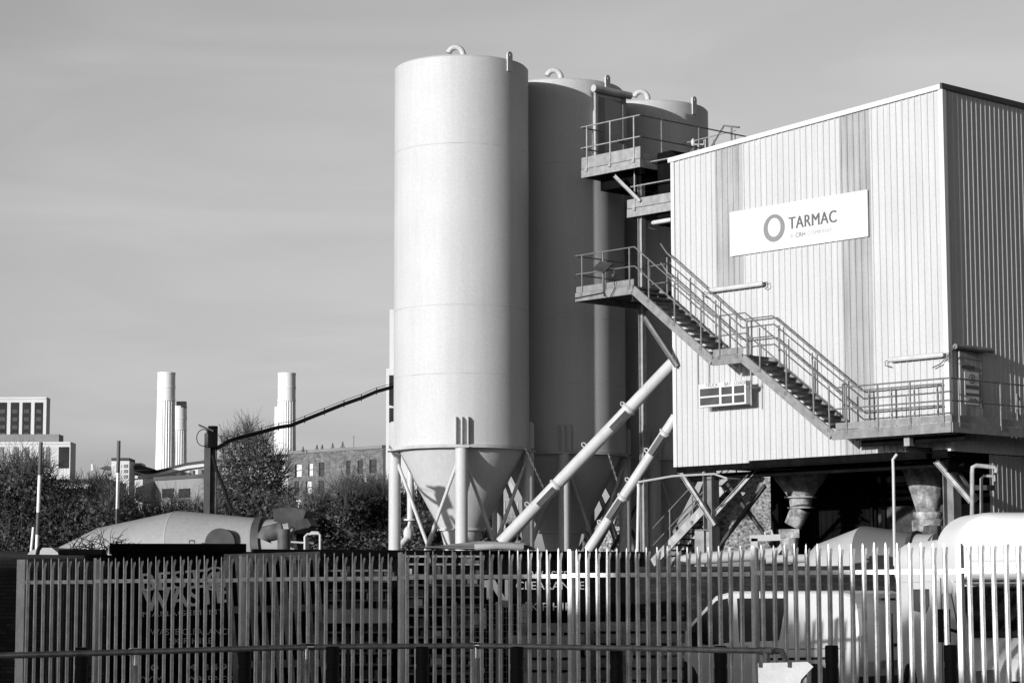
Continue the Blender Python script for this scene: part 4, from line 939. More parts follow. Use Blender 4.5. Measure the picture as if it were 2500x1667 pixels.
bd = thing("broken_notice_board", P(1800, 1560, 17.6), "blank white broken board fixed below the right end of the tube guardrail", "board")
Db = 17.5
pts = [P(1741, 1522, Db), P(1855, 1519, Db), P(1868, 1530, Db), P(1840, 1560, Db), P(1826, 1620, Db), P(1743, 1620, Db)]
MB().prism(pts, V(0, .012, 0)).build("panel", M["board"], bd)
MB().box(P(1835, 1600, Db + .03), (.12, .02, .3)).build("backing", M["wood_dark"], bd)
for x in (1745, 1812): MB().box(P(x, 1524, Db - .01), (.02, .012, .05)).build("cable_tie", M["dark"], bd)
bpx = [188, 562, 764, 970, 1187, 1416, 1655, 1910, 2183]
blab = ["leftmost short black bollard below the guardrail near the left fence end", "black bollard in front of the slanting pallet boards, left of centre", "black bollard just right of the leaning pallet", "black bollard before the right storage rack", "black bollard before the wire cage", "black scuffed bollard before the timber stack", "black bollard left of the broken white board", "black bollard right of the guardrail end, before the van wheel", "rightmost black bollard before the white truck door"]
for i, x in enumerate(bpx):
    Db_ = 22.5 + .15 * math.sin(i); p = P(x, 1486, Db_)
    yb_ = {0: 1486, 1: 1484}.get(i, 1484); z = P(x, yb_, Db_)[2]
    if i == 0:
        b0 = thing("bollard", V(p[0], Db_, 0), blab[0], "bollard", "black bollards along the pavement")
        b = MB(); b.lathe(V(p[0], Db_, 0), [(.066, 0), (.066, z - .22), (.062, z - .215), (.062, z - .17), (.066, z - .165), (.066, z - .012), (.058, z), (.001, z + .004)], 24); b.build("body", M["bollard"], b0)
    else: copy_thing(b0, V(p[0], Db_, z - P(bpx[0], 1486, 22.5)[2] if False else 0), blab[i])

# ------------------------------------------------------------------ mixer trucks
def mixer(label, front, rear, zf, zr, Rm, grey_part=True, name_group="concrete mixer trucks", paint="drum", front_paint="drum"):
    """drum axis from front (low) to rear (high), world points on the ground"""
    front, rear = V(*front), V(*rear); dg = unit(rear - front); L = np.linalg.norm(rear - front)
    rz = math.atan2(dg[1], dg[0]); t = thing("mixer_truck", front, label, "mixer truck", name_group, rz=rz)
    a = front + EZ * zf; e = rear + EZ * zr; ax = unit(e - a); LL = np.linalg.norm(e - a)
    drum = MB().lathe(a, [(.02, 0), (Rm * .40, .02), (Rm * .51, LL * .045), (Rm * .86, LL * .24)], 56, axis=ax, smooth_all=True).build("drum", M[front_paint], t)
    MB().lathe(a, [(Rm * .86, LL * .24), (Rm * .985, LL * .53), (Rm, LL * .56)], 56, axis=ax, smooth_all=True).build("drum_middle", M[paint], drum)
    MB().lathe(a, [(Rm, LL * .56), (Rm * .975, LL * .59), (Rm * .62, LL * .88)], 56, axis=ax, smooth_all=True).build("drum_rear", M["drum_grey" if grey_part else paint], drum)
    for f_, r_k in ((.24, .86), (.56, 1.0)): MB().lathe(a, [(Rm * r_k - .004, LL * f_ - .012), (Rm * r_k + .006, LL * f_ - .01), (Rm * r_k + .006, LL * f_ + .01), (Rm * r_k - .004, LL * f_ + .012)], 56, axis=ax).build("weld_band", M["drum"], drum)
    MB().lathe(a, [(Rm * .61, LL * .875), (Rm * .65, LL * .88), (Rm * .65, LL * .91), (Rm * .58, LL * .915)], 48, axis=ax).build("drum_ring", M["dark"], drum)
    MB().lathe(a, [(Rm * .58, LL * .91), (Rm * .5, LL), (Rm * .5, LL * 1.04), (Rm * .3, LL * 1.04)], 48, axis=ax, smooth_all=True).build("drum_mouth", M[paint], drum)
    side = V(-dg[1], dg[0], 0)
    ch = MB(); c = front + dg * L * .5
    ch.box(c + EZ * 1.0, (L * 1.15, 1.0, .3), (dg, side, EZ)); ch.build("chassis", M["dark"], t)
    cabc = front - dg * 1.5
    cb = MB(); hw = 1.15
    sec = [(-1.0, .5), (-.95, 1.7), (-.62, 2.75), (-.3, 2.95), (.55, 2.98), (.8, 2.9), (.85, .5)]
    cb.prism([cabc + dg * x - side * hw + EZ * z for x, z in sec], side * 2 * hw); cb.build("cab", M["drum_grey"], t)
    MB().prism([cabc + dg * x - side * 1.0 + EZ * z for x, z in [(-.975, 1.72), (-.65, 2.7), (-.66, 2.7), (-.99, 1.72)]], side * 2.0).build("windscreen", M["glassdark"], t)
    for k in (-1.4, L * .55, L * .55 + 1.3):
        for sd in (-1, 1):
            wc = front + dg * k + side * sd * 1.0 + EZ * .5
            MB().lathe(wc - side * .15, [(.25, 0), (.5, .02), (.5, .28), (.25, .3)], 28, axis=side).build("wheel", M["rubber"], t)
    return t, a, e, ax, dg, side, L
f0 = P(108, 1262, 56.0); r0_ = P(668, 1262, 54.5)
zf_ = P(165, 1262, 56)[2] - .15; zr_ = P(640, 1200, 54.5)[2] - .02
t1, a_, e_, ax_, dg_, sd_, L_ = mixer("left concrete mixer truck, big dull grey drum showing above the wall", V(f0[0], 56, 0), V(r0_[0], 54.5, 0), 2.42, 3.12, 1.10, False, paint="drum_dull", front_paint="drum_dull")
hc = P(660, 1190, 54.4)
b = MB(); b.prism([P(628, 1168, 54.2), P(664, 1164, 54.2), P(676, 1166, 54.2), P(704, 1172, 54.2), P(690, 1206, 54.2), P(655, 1205, 54.2), P(628, 1196, 54.2)], V(.1, 1.1, 0)); b.build("charging_hopper", M["hopper_dark"], t1)
b = MB(); b.prism([P(660, 1195, 54.0), P(705, 1190, 54.0), P(715, 1206, 54.0), P(690, 1226, 54.0), P(664, 1222, 54.0)], V(.1, .9, 0)); b.build("discharge_chute", M["hopper_dark"], t1)
b = MB(); b.tube([P(606, 1240, 53.4), P(612, 1226, 53.4), P(650, 1217, 53.4)], .2, 14); b.tube([P(652, 1215, 53.3), P(652, 1290, 53.3)], .15, 16); b.build("exhaust_stack", M["chute"], t1)
b = MB(); b.tube([P(668, 1208, 53.6), P(676, 1212, 53.6), P(668, 1235, 53.6)], .03, 6); b.build("hopper_stay", M["frame_pale"], t1)
MB().lathe(P(506, 1247, 54.0), [(.01, -.1), (.35, -.1), (.35, .1), (.01, .1)], 28, axis=V(0, 1, 0)).build("water_tank", M["dark"], t1)
MB().tube([P(435, 1247, 53.8), P(435, 1241, 53.8), P(447, 1241, 53.8), P(447, 1247, 53.8)], .018, 5).build("grab_handle", M["dark"], t1)
f0 = P(1822, 1290, 55.5); r0_ = P(2135, 1290, 55.0)
t2, a_, e_, ax_, dg_, sd_, L_ = mixer("concrete mixer truck under the right hopper, pale drum with grey rear cone", V(P(1828, 1250, 57.5)[0], 57.5, 0), V(P(2150, 1250, 55.4)[0], 55.4, 0), 2.0, 2.75, 1.14, True)
b = MB(); b.prism([P(2135, 1205, 55.4), P(2175, 1208, 55.4), P(2165, 1250, 55.4), P(2130, 1250, 55.4)], V(0, .8, 0)); b.build("charging_hopper", M["chute"], t2)
b = MB(); b.tube([P(2190, 1225, 54.0), P(2172, 1224, 54.0)], .12, 12); b.build("exhaust_stack", M["dark"], t2)
gc = MB(); gc.prism([P(60, 1276, 50), P(70, 1264, 50), P(92, 1258, 50), P(118, 1257, 50), P(132, 1268, 50), P(136, 1276, 50)], V(.5, 1.8, 0)); 
grc = thing("grey_cab_roof", V(P(95, 1270, 50)[0], 50, 0), "rounded grey vehicle roof just showing above the far left wall", "vehicle")
gc.build("roof", M["drum"], grc)
b = MB(); q = P(95, 1276, 50); b.box(V(q[0] + .3, 50.9, q[2] - .9), (1.5, 1.7, 1.75)); b.build("body", M["drum_grey"], grc)
b = MB(); b.tube([P(84, 1283, 49.4), P(88, 1262, 49.4), P(95, 1252, 49.6)], .045, 6); b.build("strap", M["hose"], grc)

# ------------------------------------------------------------------ silver van
hd = -EX * 1.0                                   # heading: left and away
rot = lambda v, a: V(v[0] * math.cos(a) - v[1] * math.sin(a), v[0] * math.sin(a) + v[1] * math.cos(a), 0)
hd = rot(hd, math.radians(4)); vs_ = V(-hd[1], hd[0], 0)      # vs_: towards vehicle's left side
rear_l = P(1972, 1400, 36.2)                    # rear lower corner of the sunlit side
van = thing("parked_van", V(rear_l[0], rear_l[1], 0), "silver panel van with dark side windows parked behind the fence, seen from behind", "van", rz=math.atan2(hd[1], hd[0]))
side_out = vs_ if np.dot(vs_, V(0, -1, 0)) > 0 else -vs_
O = V(rear_l[0], rear_l[1], 0); Wd = 1.8; VL = 4.75
def VP(l, w, z): return O + hd * l * .90 - side_out * w + EZ * z       # l forward from the rear, w inward from the sunlit side
ZT = P(1880, 1360, 37)[2] + .03
prof = [(0.05, .38), (0.0, .8), (.10, ZT - .22), (.26, ZT - .05), (.5, ZT), (2.9, ZT), (3.25, ZT - .07), (3.75, ZT - .52), (4.0, ZT - .80), (4.55, ZT - .98), (4.72, ZT - 1.2), (4.75, .38)]
nW = 7; rows = []
for k, w in enumerate([0.0, .03, .12, Wd / 2, Wd - .12, Wd - .03, Wd]):
    row = []
    for l, z in prof:
        tum = .10 * max(0, (z - .95) / (ZT - .95))           # sides lean in above the waist
        c = abs(w - Wd / 2) / (Wd / 2); ed = {0: .0, 1: .0}.get(k, 0)
        drop = .05 if k in (0, 6) and z > ZT - .1 else (.015 if k in (1, 5) and z > ZT - .1 else 0)
        ww = w + tum * (1 if w < Wd / 2 else -1) * c; row.append(VP(l, ww, z - drop))
    rows.append(row)
b = MB(); n = len(prof)
for k in range(6): b.add(rows[k] + rows[k + 1], [(i, i + 1, n + i + 1, n + i) for i in range(n - 1)], False)
b.add(rows[0], [tuple(range(n))]); b.add(rows[-1], [tuple(range(n))[::-1]]); b.add([rows[0][0], rows[0][-1], rows[-1][-1], rows[-1][0]], [(0, 1, 2, 3)])
body = b.build("body", M["van"], van)
def onside(pts, d=.012, m="glassdark", nm="side_window", par=None):
    q = MB(); P_ = []
    for l, z in pts:
        tum = .10 * max(0, (z - .95) / (ZT - .95)); P_.append(VP(l, tum - d, z))
    q.prism(P_, -side_out * (d + .01)); return q.build(nm, M[m], par or van)
onside([(1.75, 1.12), (1.62, ZT - .12), (2.72, ZT - .12), (2.62, 1.08)])
onside([(2.82, 1.08), (2.94, ZT - .12), (3.2, ZT - .16), (3.85, ZT - .68), (3.7, 1.06), (3.3, 1.02)])
onside([(.55, .83), (.55, .87), (2.1, .83), (2.1, .79)], .012, "plastic", "rubbing_strip")
onside([(2.85, .98), (2.85, 1.01), (3.0, 1.01), (3.0, .98)], .03, "van", "door_handle"); onside([(2.45, 1.0), (2.45, 1.03), (2.6, 1.03), (2.6, 1.0)], .03, "van", "door_handle")
onside([(.3, 1.0), (.3, 1.012), (4.2, .93), (4.2, .918)], .006, "dark", "crease_shade_line")  # dark strip paints the shade along the body crease
for l in (.02,):
    q = MB(); q.prism([VP(-.02, .04, .85), VP(-.02, .16, .85), VP(.06, .2, ZT - .5), VP(.06, .1, ZT - .5)], hd * .05); q.build("tail_light", M["lamp"], van)
q = MB(); q.prism([VP(.0, .02, 1.2), VP(.0, .13, 1.2), VP(.09, .17, ZT - .28), VP(.09, .08, ZT - .28)], hd * .05 - side_out * -.01); q.build("tail_light", M["truck"], van)
q = MB(); q.box(VP(-.05, Wd / 2, .47), (.16, Wd - .05, .2), (hd, side_out, EZ)); q.build("rear_bumper", M["plastic"], van)
q = MB(); q.box(VP(-.012, Wd / 2, .75), (.02, .52, .12), (hd, side_out, EZ)); q.build("number_plate", M["ink_grey"], van)
q = MB(); q.box(VP(.07, Wd / 2, ZT - .14), (.05, .4, .04), (hd, side_out, EZ)); q.build("brake_light", M["plastic"], van)
q = MB(); q.box(VP(-.02, Wd / 2 - .0, 1.0), (.03, .014, 1.1), (hd, side_out, EZ)); q.build("rear_door_gap", M["plastic"], van)
q = MB(); q.box(VP(-.03, Wd / 2 + .14, 1.05), (.05, .12, .05), (hd, side_out, EZ)); q.build("rear_door_handle", M["plastic"], van)
q = MB(); q.box(VP(3.55, -.14, 1.12), (.1, .2, .24), (hd, side_out, EZ)); q.build("wing_mirror", M["plastic"], van)
for l in (.95, 3.95):
    for w in (.02, Wd - .22):
        wc = VP(l, w, .32); wh = MB().lathe(wc, [(.2, 0), (.31, .0), (.32, .03), (.32, .17), (.31, .2), (.2, .2)], 28, axis=-side_out).build("wheel", M["rubber"], van)
        MB().lathe(wc, [(.01, .02), (.19, .01), (.2, .0)], 20, axis=-side_out).build("rim", M["fence"], wh)
    onside([(l + .4 * math.cos(t), .36 + .4 * math.sin(t)) for t in np.linspace(0, math.pi, 14)], .008, "plastic", "wheel_arch")

# ------------------------------------------------------------------ white truck with rounded roof pod
trk = thing("white_box_truck", V(P(2345, 1400, 32.2)[0], 32.2, 0), "white truck with rounded roof pod and dark windscreen at the right edge behind the fence", "truck", rz=0)
td = unit(V(.04, -1, 0)); tsd = V(-td[1], td[0], 0)                 # the truck faces the camera; tsd: across to the right
O2 = V(P(2205, 1400, 32.2)[0], 32.2, 0)
def XP(l, w, z): return O2 - td * l + tsd * w + EZ * z             # l back from the front, w across
TWd = 2.15
zW0, zW1 = P(2230, 1452, 32.4)[2], P(2230, 1346, 32.7)[2]
zPod1, zPod0 = P(2300, 1177, 32.5)[2], P(2230, 1335, 32.2)[2]
zBody = P(2190, 1234, 33.6)[2]
cabp = [(-.55, .35), (-.62, .55), (-.60, .78), (-.50, .95), (-.12, zW0 - .03), (.42, zW1 + .02), (.5, zW1 + .1), (1.2, zW1 + .1), (1.2, .35)]
MB().prism([XP(l, 0, z) for l, z in cabp], tsd * TWd).build("cab", M["truck"], trk)
b = MB(); b.prism([XP(l, .10, z) for l, z in [(-.135, zW0), (.40, zW1), (.36, zW1), (-.175, zW0)]], tsd * (TWd - .2)); b.build("windscreen", M["glassdark"], trk)
MB().bar(XP(-.165, .1, zW0 - .02), XP(-.165, TWd - .1, zW0 - .02), .06, .09).build("wiper_cowl", M["plastic"], trk)
q = MB(); q.prism([XP(l, -.012, z) for l, z in [(.1, zW0 + .04), (.5, zW1 - .10), (1.05, zW1 - .10), (1.05, zW0 + .02)]], tsd * .014); q.build("side_window", M["glassdark"], trk)
def rounded(l0, l1, w0, w1, z0, z1, r, nose, nm):
    """box with rounded upper side edges, front edge softened by nose"""
    def ring(l, ins):
        a, c, zt_, r2 = w0 + ins, w1 - ins, z1 - ins, r
        pts = [(a + .03, z0 + ins), (a, z0 + .12 + ins)] + [(a + r2 - r2 * math.cos(t), zt_ - r2 + r2 * math.sin(t)) for t in np.linspace(0, math.pi / 2, 10)]
        pts += [(c - r2 + r2 * math.sin(t), zt_ - r2 + r2 * math.cos(t)) for t in np.linspace(0, math.pi / 2, 10)] + [(c, z0 + .12 + ins), (c - .03, z0 + ins)]
        return [XP(l, w, z) for w, z in pts]
    prof = [(l0 + nose * (1 - math.sin(t)), nose * .55 * (1 - math.cos(t))) for t in np.linspace(math.pi / 2, 0, 6)]
    prof = [(l0 + nose * (1 - math.cos(t)), nose * .6 * (1 - math.sin(t))) for t in np.linspace(0, math.pi / 2, 7)] + [(l1, 0)]
    rings = [ring(l, i) for l, i in prof]; m = len(rings[0]); q = MB()
    q.add([v for g_ in rings for v in g_], [(k * m + i, k * m + (i + 1) % m, (k + 1) * m + (i + 1) % m, (k + 1) * m + i) for k in range(len(rings) - 1) for i in range(m)], True)
    q.add(rings[0], [tuple(range(m))]); q.add(rings[-1], [tuple(range(m))[::-1]]); return q.build(nm, M["truck"], trk)
rounded(-.12, 1.3, -.02, TWd + .06, zPod0, zPod1, .52, .28, "roof_pod")
MB().bar(XP(-.1, .06, zPod0 - .02), XP(-.1, TWd - .06, zPod0 - .02), .06, .03).build("pod_trim", M["fitting"], trk)
rounded(1.32, 4.3, -.02, TWd + .02, zW1 + .08, zBody, .34, .12, "cargo_body")
MB().prism([XP(l, .03, z) for l, z in [(1.21, .4), (1.21, zW1 + .1), (4.25, zW1 + .1), (4.25, .4)]], tsd * (TWd - .06)).build("rear_cab", M["truck"], trk)
q = MB(); q.prism([XP(l, .015, z) for l, z in [(2.05, zW0 + .38), (2.05, zW1 - .03), (3.3, zW1 - .03), (3.3, zW0 + .3), (2.3, zW0 + .25)]], tsd * .02); q.build("side_window", M["glassgrey"], trk)
MB().box(XP(-.64, TWd / 2, .46), (.14, TWd, .2), (td, tsd, EZ)).build("bumper", M["truck"], trk)
MB().box(XP(-.645, TWd / 2, .62), (.06, TWd * .55, .08), (td, tsd, EZ)).build("grille", M["plastic"], trk)
MB().box(XP(1.12, -.008, (zW0 + zW1) / 2 - .3), (.015, .01, 1.5), (td, tsd, EZ)).build("door_gap", M["plastic"], trk)
MB().box(XP(.98, -.02, zW0 - .12), (.16, .03, .04), (td, tsd, EZ)).build("door_handle", M["plastic"], trk)
for w_, a_ in ((.5, .35), (1.3, .3)): MB().bar(XP(-.185, w_, zW0 + .02), XP(-.03, w_ + a_, zW0 + .26), .02, .02).build("wiper", M["plastic"], trk)
q = MB(); q.box(XP(.05, -.24, zW0 + .10), (.12, .20, .46), (td, tsd, EZ)); q.tube([XP(.05, -.16, zW0 + .05), XP(.05, .02, zW0)], .025, 6); q.build("wing_mirror", M["plastic"], trk)
MB().prism([XP(-.64, .05, .6), XP(-.615, .05, .80), XP(-.615, .3, .82), XP(-.64, .3, .6)], td * .02).build("headlight", M["glassgrey"], trk)
for l in (.25, 3.4):
    for w in (.0, TWd - .25):
        MB().lathe(XP(l, w - .03, .4), [(.2, 0), (.38, .0), (.4, .03), (.4, .22), (.2, .25)], 28, axis=tsd).build("wheel", M["rubber"], trk)

# ------------------------------------------------------------------ poles, hose
def striped(label, x, y0, y1, D, lean):
    p = P(x, y0, D); base = V(P(x, y1, D)[0], D, 0); t = thing("height_gauge_pole", base, label, "pole", "striped gantry poles")
    z1 = p[2]; dx = lean
    pt = lambda z: V(base[0] + dx * (z / z1), D, z)
    MB().tube([pt(0), pt(z1)], .048, 12).build("pole", M["white_band"], t)
    z = z1
    for i, (a, c) in enumerate(((0, .9), (1.9, 2.5), (3.6, 3.9))): MB().tube([pt(z1 - a), pt(z1 - c)], .051, 12).build("dark_band", M["dark_band"], t)
    MB().tube([V(base[0] - .35, D + .1, 0), V(base[0] - .12 + dx * .5, D + .1, z1 * .62)], .035, 10).build("stay", M["white_band"], t)
striped("white and dark banded pole at the far left in front of the scrub", 79, 1015, 1258, 62, .12)
striped("white and dark banded pole left of the chimneys in front of the scrub", 268, 1012, 1205, 64, .02)
sp = thing("steel_mast", V(P(480, 1200, 59)[0], 59, 0), "twin steel mast with a small solar panel, carrying the hose to the silos", "mast")
zt_ = P(480, 995, 59)[2]
for x, w, m_ in ((475, .16, "dark"), (487, .17, "chute")):
    p = P(x, 1200, 59); MB().box(V(p[0], 59 + (.12 if x > 480 else 0), zt_ / 2), (w, .16, zt_ - (.1 if x > 480 else 0))).build("column", M[m_], sp)
p = P(476, 984, 59); MB().box(p, (.42, .5, .04), (unit(V(1, 0, -.42)), V(0, 1, 0), unit(V(.42, 0, 1)))).build("solar_panel", M["dark"], sp)
MB().tube([p, p - EZ * .22], .025, 6).build("panel_stalk", M["dark"], sp)
p = P(489, 1003, 58.9); MB().box(p, (.22, .24, .55)).build("junction_box", M["void"], sp)
b = MB(); q = P(472, 1005, 58.8); b.tube([q + V(.18 * math.cos(t) - .05, 0, .22 * math.sin(t)) for t in np.linspace(.4, 5.6, 12)], .012, 5); b.build("cable_loop", M["hose"], sp)
hs_px = [(496, 1030), (508, 1024), (522, 1014), (545, 1006), (600, 992), (640, 981), (668, 977), (700, 964), (745, 946), (790, 928), (830, 914), (865, 899), (897, 890), (915, 886)]
hn = len(hs_px); hp = [P(x, y, 59 + 8.5 * (i / (hn - 1)) ** 1.0) for i, (x, y) in enumerate(hs_px)]
hh = thing("overhead_hose", hp[0], "thick black hose slung on a wire between the steel mast and the nearest silo", "hose")
MB().tube(hp, .052, 10).build("hose", M["hose"], hh)
MB().tube([hp[0] + V(0, 0, .35), *[p_ + V(0, 0, .11) for p_ in hp[2:-1]], hp[-1] + V(0, 0, .12)], .008, 5).build("carrier_wire", M["hose"], hh)
for i in range(2, hn - 1):
    MB().tube([hp[i] - EZ * .09, hp[i] + EZ * .12], .014, 5).build("hanger_clip", M["hose"], hh)
MB().tube([P(489, 1045, 58.9), P(497, 1078, 58.9), P(510, 1110, 58.9), P(522, 1145, 58.9), P(534, 1175, 58.9), P(560, 1190, 58.9)], .045, 10).build("hanging_tail", M["hose"], hh)

# ------------------------------------------------------------------ far background
def chimney(label, x, ytop, D, first=None):
    p = P(x, ytop, D); base = V(p[0], D, 0); zt = p[2]
    if first is not None:
        c = copy_thing(first, base, label); c.scale = (1, 1, zt / first["_h"]); return c
    t = thing("power_station_chimney", base, label, "chimney", "white power station chimneys"); t["_h"] = zt
    hh_ = lambda f: zt * f
    MB().lathe(base, [(5.35, 0), (4.9, hh_(.45)), (4.3, hh_(.875))], 96, flute=(0, 1, .45)).build("shaft", M["concrete"], t)
    MB().lathe(base, [(4.42, hh_(.875)), (4.42, hh_(.885)), (4.28, hh_(.887)), (4.25, hh_(.93)), (4.42, hh_(.932)), (4.42, hh_(.94)), (4.28, hh_(.942)), (4.22, hh_(.99)), (4.35, hh_(.992)), (4.35, zt), (3.6, zt)], 48).build("crown", M["concrete"], t)
    return t
chA = chimney("tall white fluted chimney on the left, in front of a slightly shorter one", 382.5, 856, 1100)
chimney("white fluted chimney partly hidden behind the left tall one, lift pod on top", 411, 933, 1230, chA)
chimney("tall white fluted chimney standing alone right of the tree", 659, 857, 1100, chA)
chimney("white chimney almost hidden behind the right chimney, its left edge showing", 649, 935, 1230, chA)
del chA["_h"]
for o in COL.objects:
    if "_h" in o.keys(): del o["_h"]
MB().box(P(417, 929, 1228), (5, 4, 3.2)).build("viewing_lift", M["dark_panel"], label="dark glass lift pod on top of the shorter left chimney", cat="lift pod")

def block(name, label, px0, px1, ytop, D, dep, m, z0=0.0, roof="pale", extra=None, cat="building", skew=0.0):
    p, q = P(px0, ytop, D), P(px1, ytop, D + skew); t = thing(name, V(p[0], D, 0), label, cat)
    a, b_ = V(p[0], D, 0), V(q[0], D + skew, 0); d = unit(b_ - a); n = V(-d[1], d[0], 0); zt = (p[2] + P(px1, ytop, D)[2]) / 2
    MB().prism([a + EZ * z0, b_ + EZ * z0, b_ + EZ * zt, a + EZ * zt], n * dep).build("wall", M[m], t)
    MB().prism([a + EZ * (zt + .02) - n * .2, b_ + EZ * (zt + .02) - n * .2, b_ + EZ * (zt + .5) - n * .2, a + EZ * (zt + .5) - n * .2], n * (dep + .3)).build("roof_edge", M[roof], t)
    return t, a, d, n, zt
def panel(t, a, d, n, x0, y0, x1, y1, m, nm="window", off=.15, th=.25, sub=None):
    p, q = hit(x0, y0, a - n * off, n), hit(x1, y1, a - n * off, n); L = np.dot(q - p, d)
    o = MB().prism([p, p + d * L, p + d * L + EZ * (q[2] - p[2]), p + EZ * (q[2] - p[2])], n * th).build(nm, M[m], t)
    return o
tb, a, d, n, zt = block("apartment_block", "pale apartment block with tall dark recessed bays above a lower wing, far left", -60, 107, 917, 500, 4, "pale")
for x0, x1 in ((-46, -20), (-8, 15), (23, 43), (50, 70), (78, 98)):
    o = panel(tb, a, d, n, x0, 1002, x1, 924, "dark_panel", "window_bay")
    for yy in (940, 958, 976, 994): 
        p, q = hit(x0 + 5, yy + 9, a - n * .2, n), hit(x1 - 3, yy, a - n * .2, n)
        MB().prism([p, V(q[0], p[1], p[2]), q, V(p[0], q[1], q[2])], n * .04).build("pane", M["glassgrey"], o)
l2, a2, d2, n2, zt2 = block("apartment_block", "lower pale wing with vertical window strips below the dark bayed block, far left", -60, 162, 1020, 485, 6, "pale")
MB().box(V(a2[0] + 8.5, 490, zt2 + 1.3), (18, 5, 2.0)).build("attic", M["midgrey"], l2)
for x0, x1 in ((-2, 8), (30, 42), (56, 66), (88, 100), (104, 114), (134, 158)): panel(l2, a2, d2, n2, x0, 1075, x1, 1026, "midgrey" if x0 < 130 else "dark_panel", "window_strip")
lo, a, d, n, zt = block("low_terrace_building", "long low building with dark roof band and white eaves beyond the scrub at left", 60, 250, 1108, 330, 15, "midgrey", roof="roofdark")
panel(lo, a, d, n, 100, 1122, 252, 1112, "pale", "eaves_band", .3)
# curved white building
cbd = thing("curved_white_building", V(P(370, 1120, 400)[0], 400, 0), "low white building with curved roof line and a window band below the chimneys", "building")
top = [(248, 1096), (300, 1094), (350, 1090), (380, 1084), (400, 1078), (430, 1071), (470, 1066), (520, 1063), (570, 1060), (640, 1052), (690, 1050)]
def crv(o0, o1, m_, nm, Y0=400, dep=14):
    pts = [P(x, y + o0, Y0) for x, y in top] + [P(x, y + o1, Y0) for x, y in reversed(top)]
    mq = len(top); b = MB(); bk = [p + V(0, dep, 0) for p in pts]
    for i in range(mq - 1):
        j = 2 * mq - 1 - i; b.add([pts[i], pts[i + 1], pts[j - 1], pts[j]], [(3, 2, 1, 0)]); b.add([pts[i], pts[i + 1], bk[i + 1], bk[i]], [(0, 1, 2, 3)])
    b.build(nm, M[m_], cbd)
crv(-2, 5, "sign", "roof_fascia", 399.2); crv(4, 80, "pale", "wall", 400); crv(-9, -2, "roofdark", "planted_roof", 401)
for i in range(14):
    x = 395 + i * 20; yy = np.interp(x, [p_[0] for p_ in top], [p_[1] for p_ in top])
    if x > 690: break
    p, q = P(x, yy + 25, 399.8), P(x + 9, yy + 9, 399.8); MB().box((p + q) / 2, (abs(q[0] - p[0]), .3, abs(q[2] - p[2]))).build("window", M["midgrey"], cbd)
gl, a, d, n, zt = block("glazed_stair_tower", "small pale glazed tower standing above the low roofs near the second striped pole", 256, 297, 1058, 390, 6, "pale", roof="roofdark")
for y0 in (1066, 1078, 1090, 1103):
    for x0 in (258, 270, 284): panel(gl, a, d, n, x0, y0 + 8, x0 + 9, y0, "sign" if (x0 + y0) % 3 else "midgrey", "pane", .1)
pv_ = thing("flat_canopy_roof", V(P(320, 1090, 395)[0], 395, 0), "thin dark canopy roof with white lantern beside the glazed tower", "canopy")
MB().prism([P(228, 1075, 395), P(245, 1069, 395), P(258, 1075, 395), P(258, 1078, 395)], V(0, 5, 0)).build("roof", M["roofdark"], pv_)
MB().prism([P(296, 1072, 395), P(320, 1067, 395), P(352, 1076, 395), P(330, 1078, 395), P(296, 1079, 395)], V(0, 8, 0)).build("roof", M["roofdark"], pv_)
MB().prism([P(299, 1071, 396), P(303, 1063, 396), P(325, 1063, 396), P(328, 1071, 396)], V(0, 4, 0)).build("lantern", M["pale"], pv_)
MB().tube([P(214, 1080, 396), P(214, 1066, 396)], .4, 6).build("vent", M["pale"], pv_)
bx, a, d, n, zt = block("dark_box_building", "dark flat roofed box building with two wide windows below the curved building", 355, 480, 1104, 300, 12, "midgrey", roof="roofdark", skew=-8)
for x0, x1 in ((372, 398), (410, 436)):
    o = panel(bx, a, d, n, x0, 1143, x1, 1121, "dark_panel", "window", .1)
MB().prism([P(312, 1120, 296), P(354, 1104, 300), P(354, 1150, 300), P(312, 1150, 296)], V(0, 8, 0)).build("side_wing", M["midgrey"], bx)
# brick building
bk = thing("brick_apartment_building", V(P(662, 1040, 345)[0], 345, 0), "brown brick building with rows of upright windows behind the bushes left of the nearest silo", "building", rz=math.atan2(-20, P(880, 1040, 325)[0] - P(662, 1040, 345)[0]))
p, q = P(662, 1041, 345), P(880, 1027, 325); a = V(p[0], 345, 0); e = V(q[0], 325, 0); d = unit(e - a); n = V(-d[1], d[0], 0); zt = p[2]
MB().prism([a, e, e + EZ * q[2], a + EZ * zt], n * 14).build("wall", M["brick_far"], bk)
MB().bar(a + EZ * (zt + .1) + n * .3, e + EZ * (q[2] + .1) + n * .3, 1.0, .45).build("parapet", M["midgrey"], bk)
MB().prism([e + d * .05, e + d * 10 + n * 6, e + d * 10 + n * 6 + EZ * q[2] * .97, e + d * .05 + EZ * q[2]], n * 6).build("side_wing", M["dark_panel"], bk)
def bwin(x0, y0, x1, y1, half):
    o = panel(bk, a, d, n, x0, y1, x1, y0, "dark_panel", "window", .04, .1)
    if half: 
        p_, q_ = hit(x0 + (x1 - x0) * .3, y1 - 1, a - n * .08, n), hit(x1, y0 + 1, a - n * .08, n); L = np.dot(q_ - p_, d)
        for f0_, f1_ in ((0, .48), (.54, 1)):
            zz = lambda f: p_[2] + (q_[2] - p_[2]) * f
            MB().prism([V(*p_[:2], zz(f0_)), V(*(p_ + d * L)[:2], zz(f0_)), V(*(p_ + d * L)[:2], zz(f1_)), V(*p_[:2], zz(f1_))], n * .03).build("pane", M["sign" if half == 2 else "glassgrey"], o)
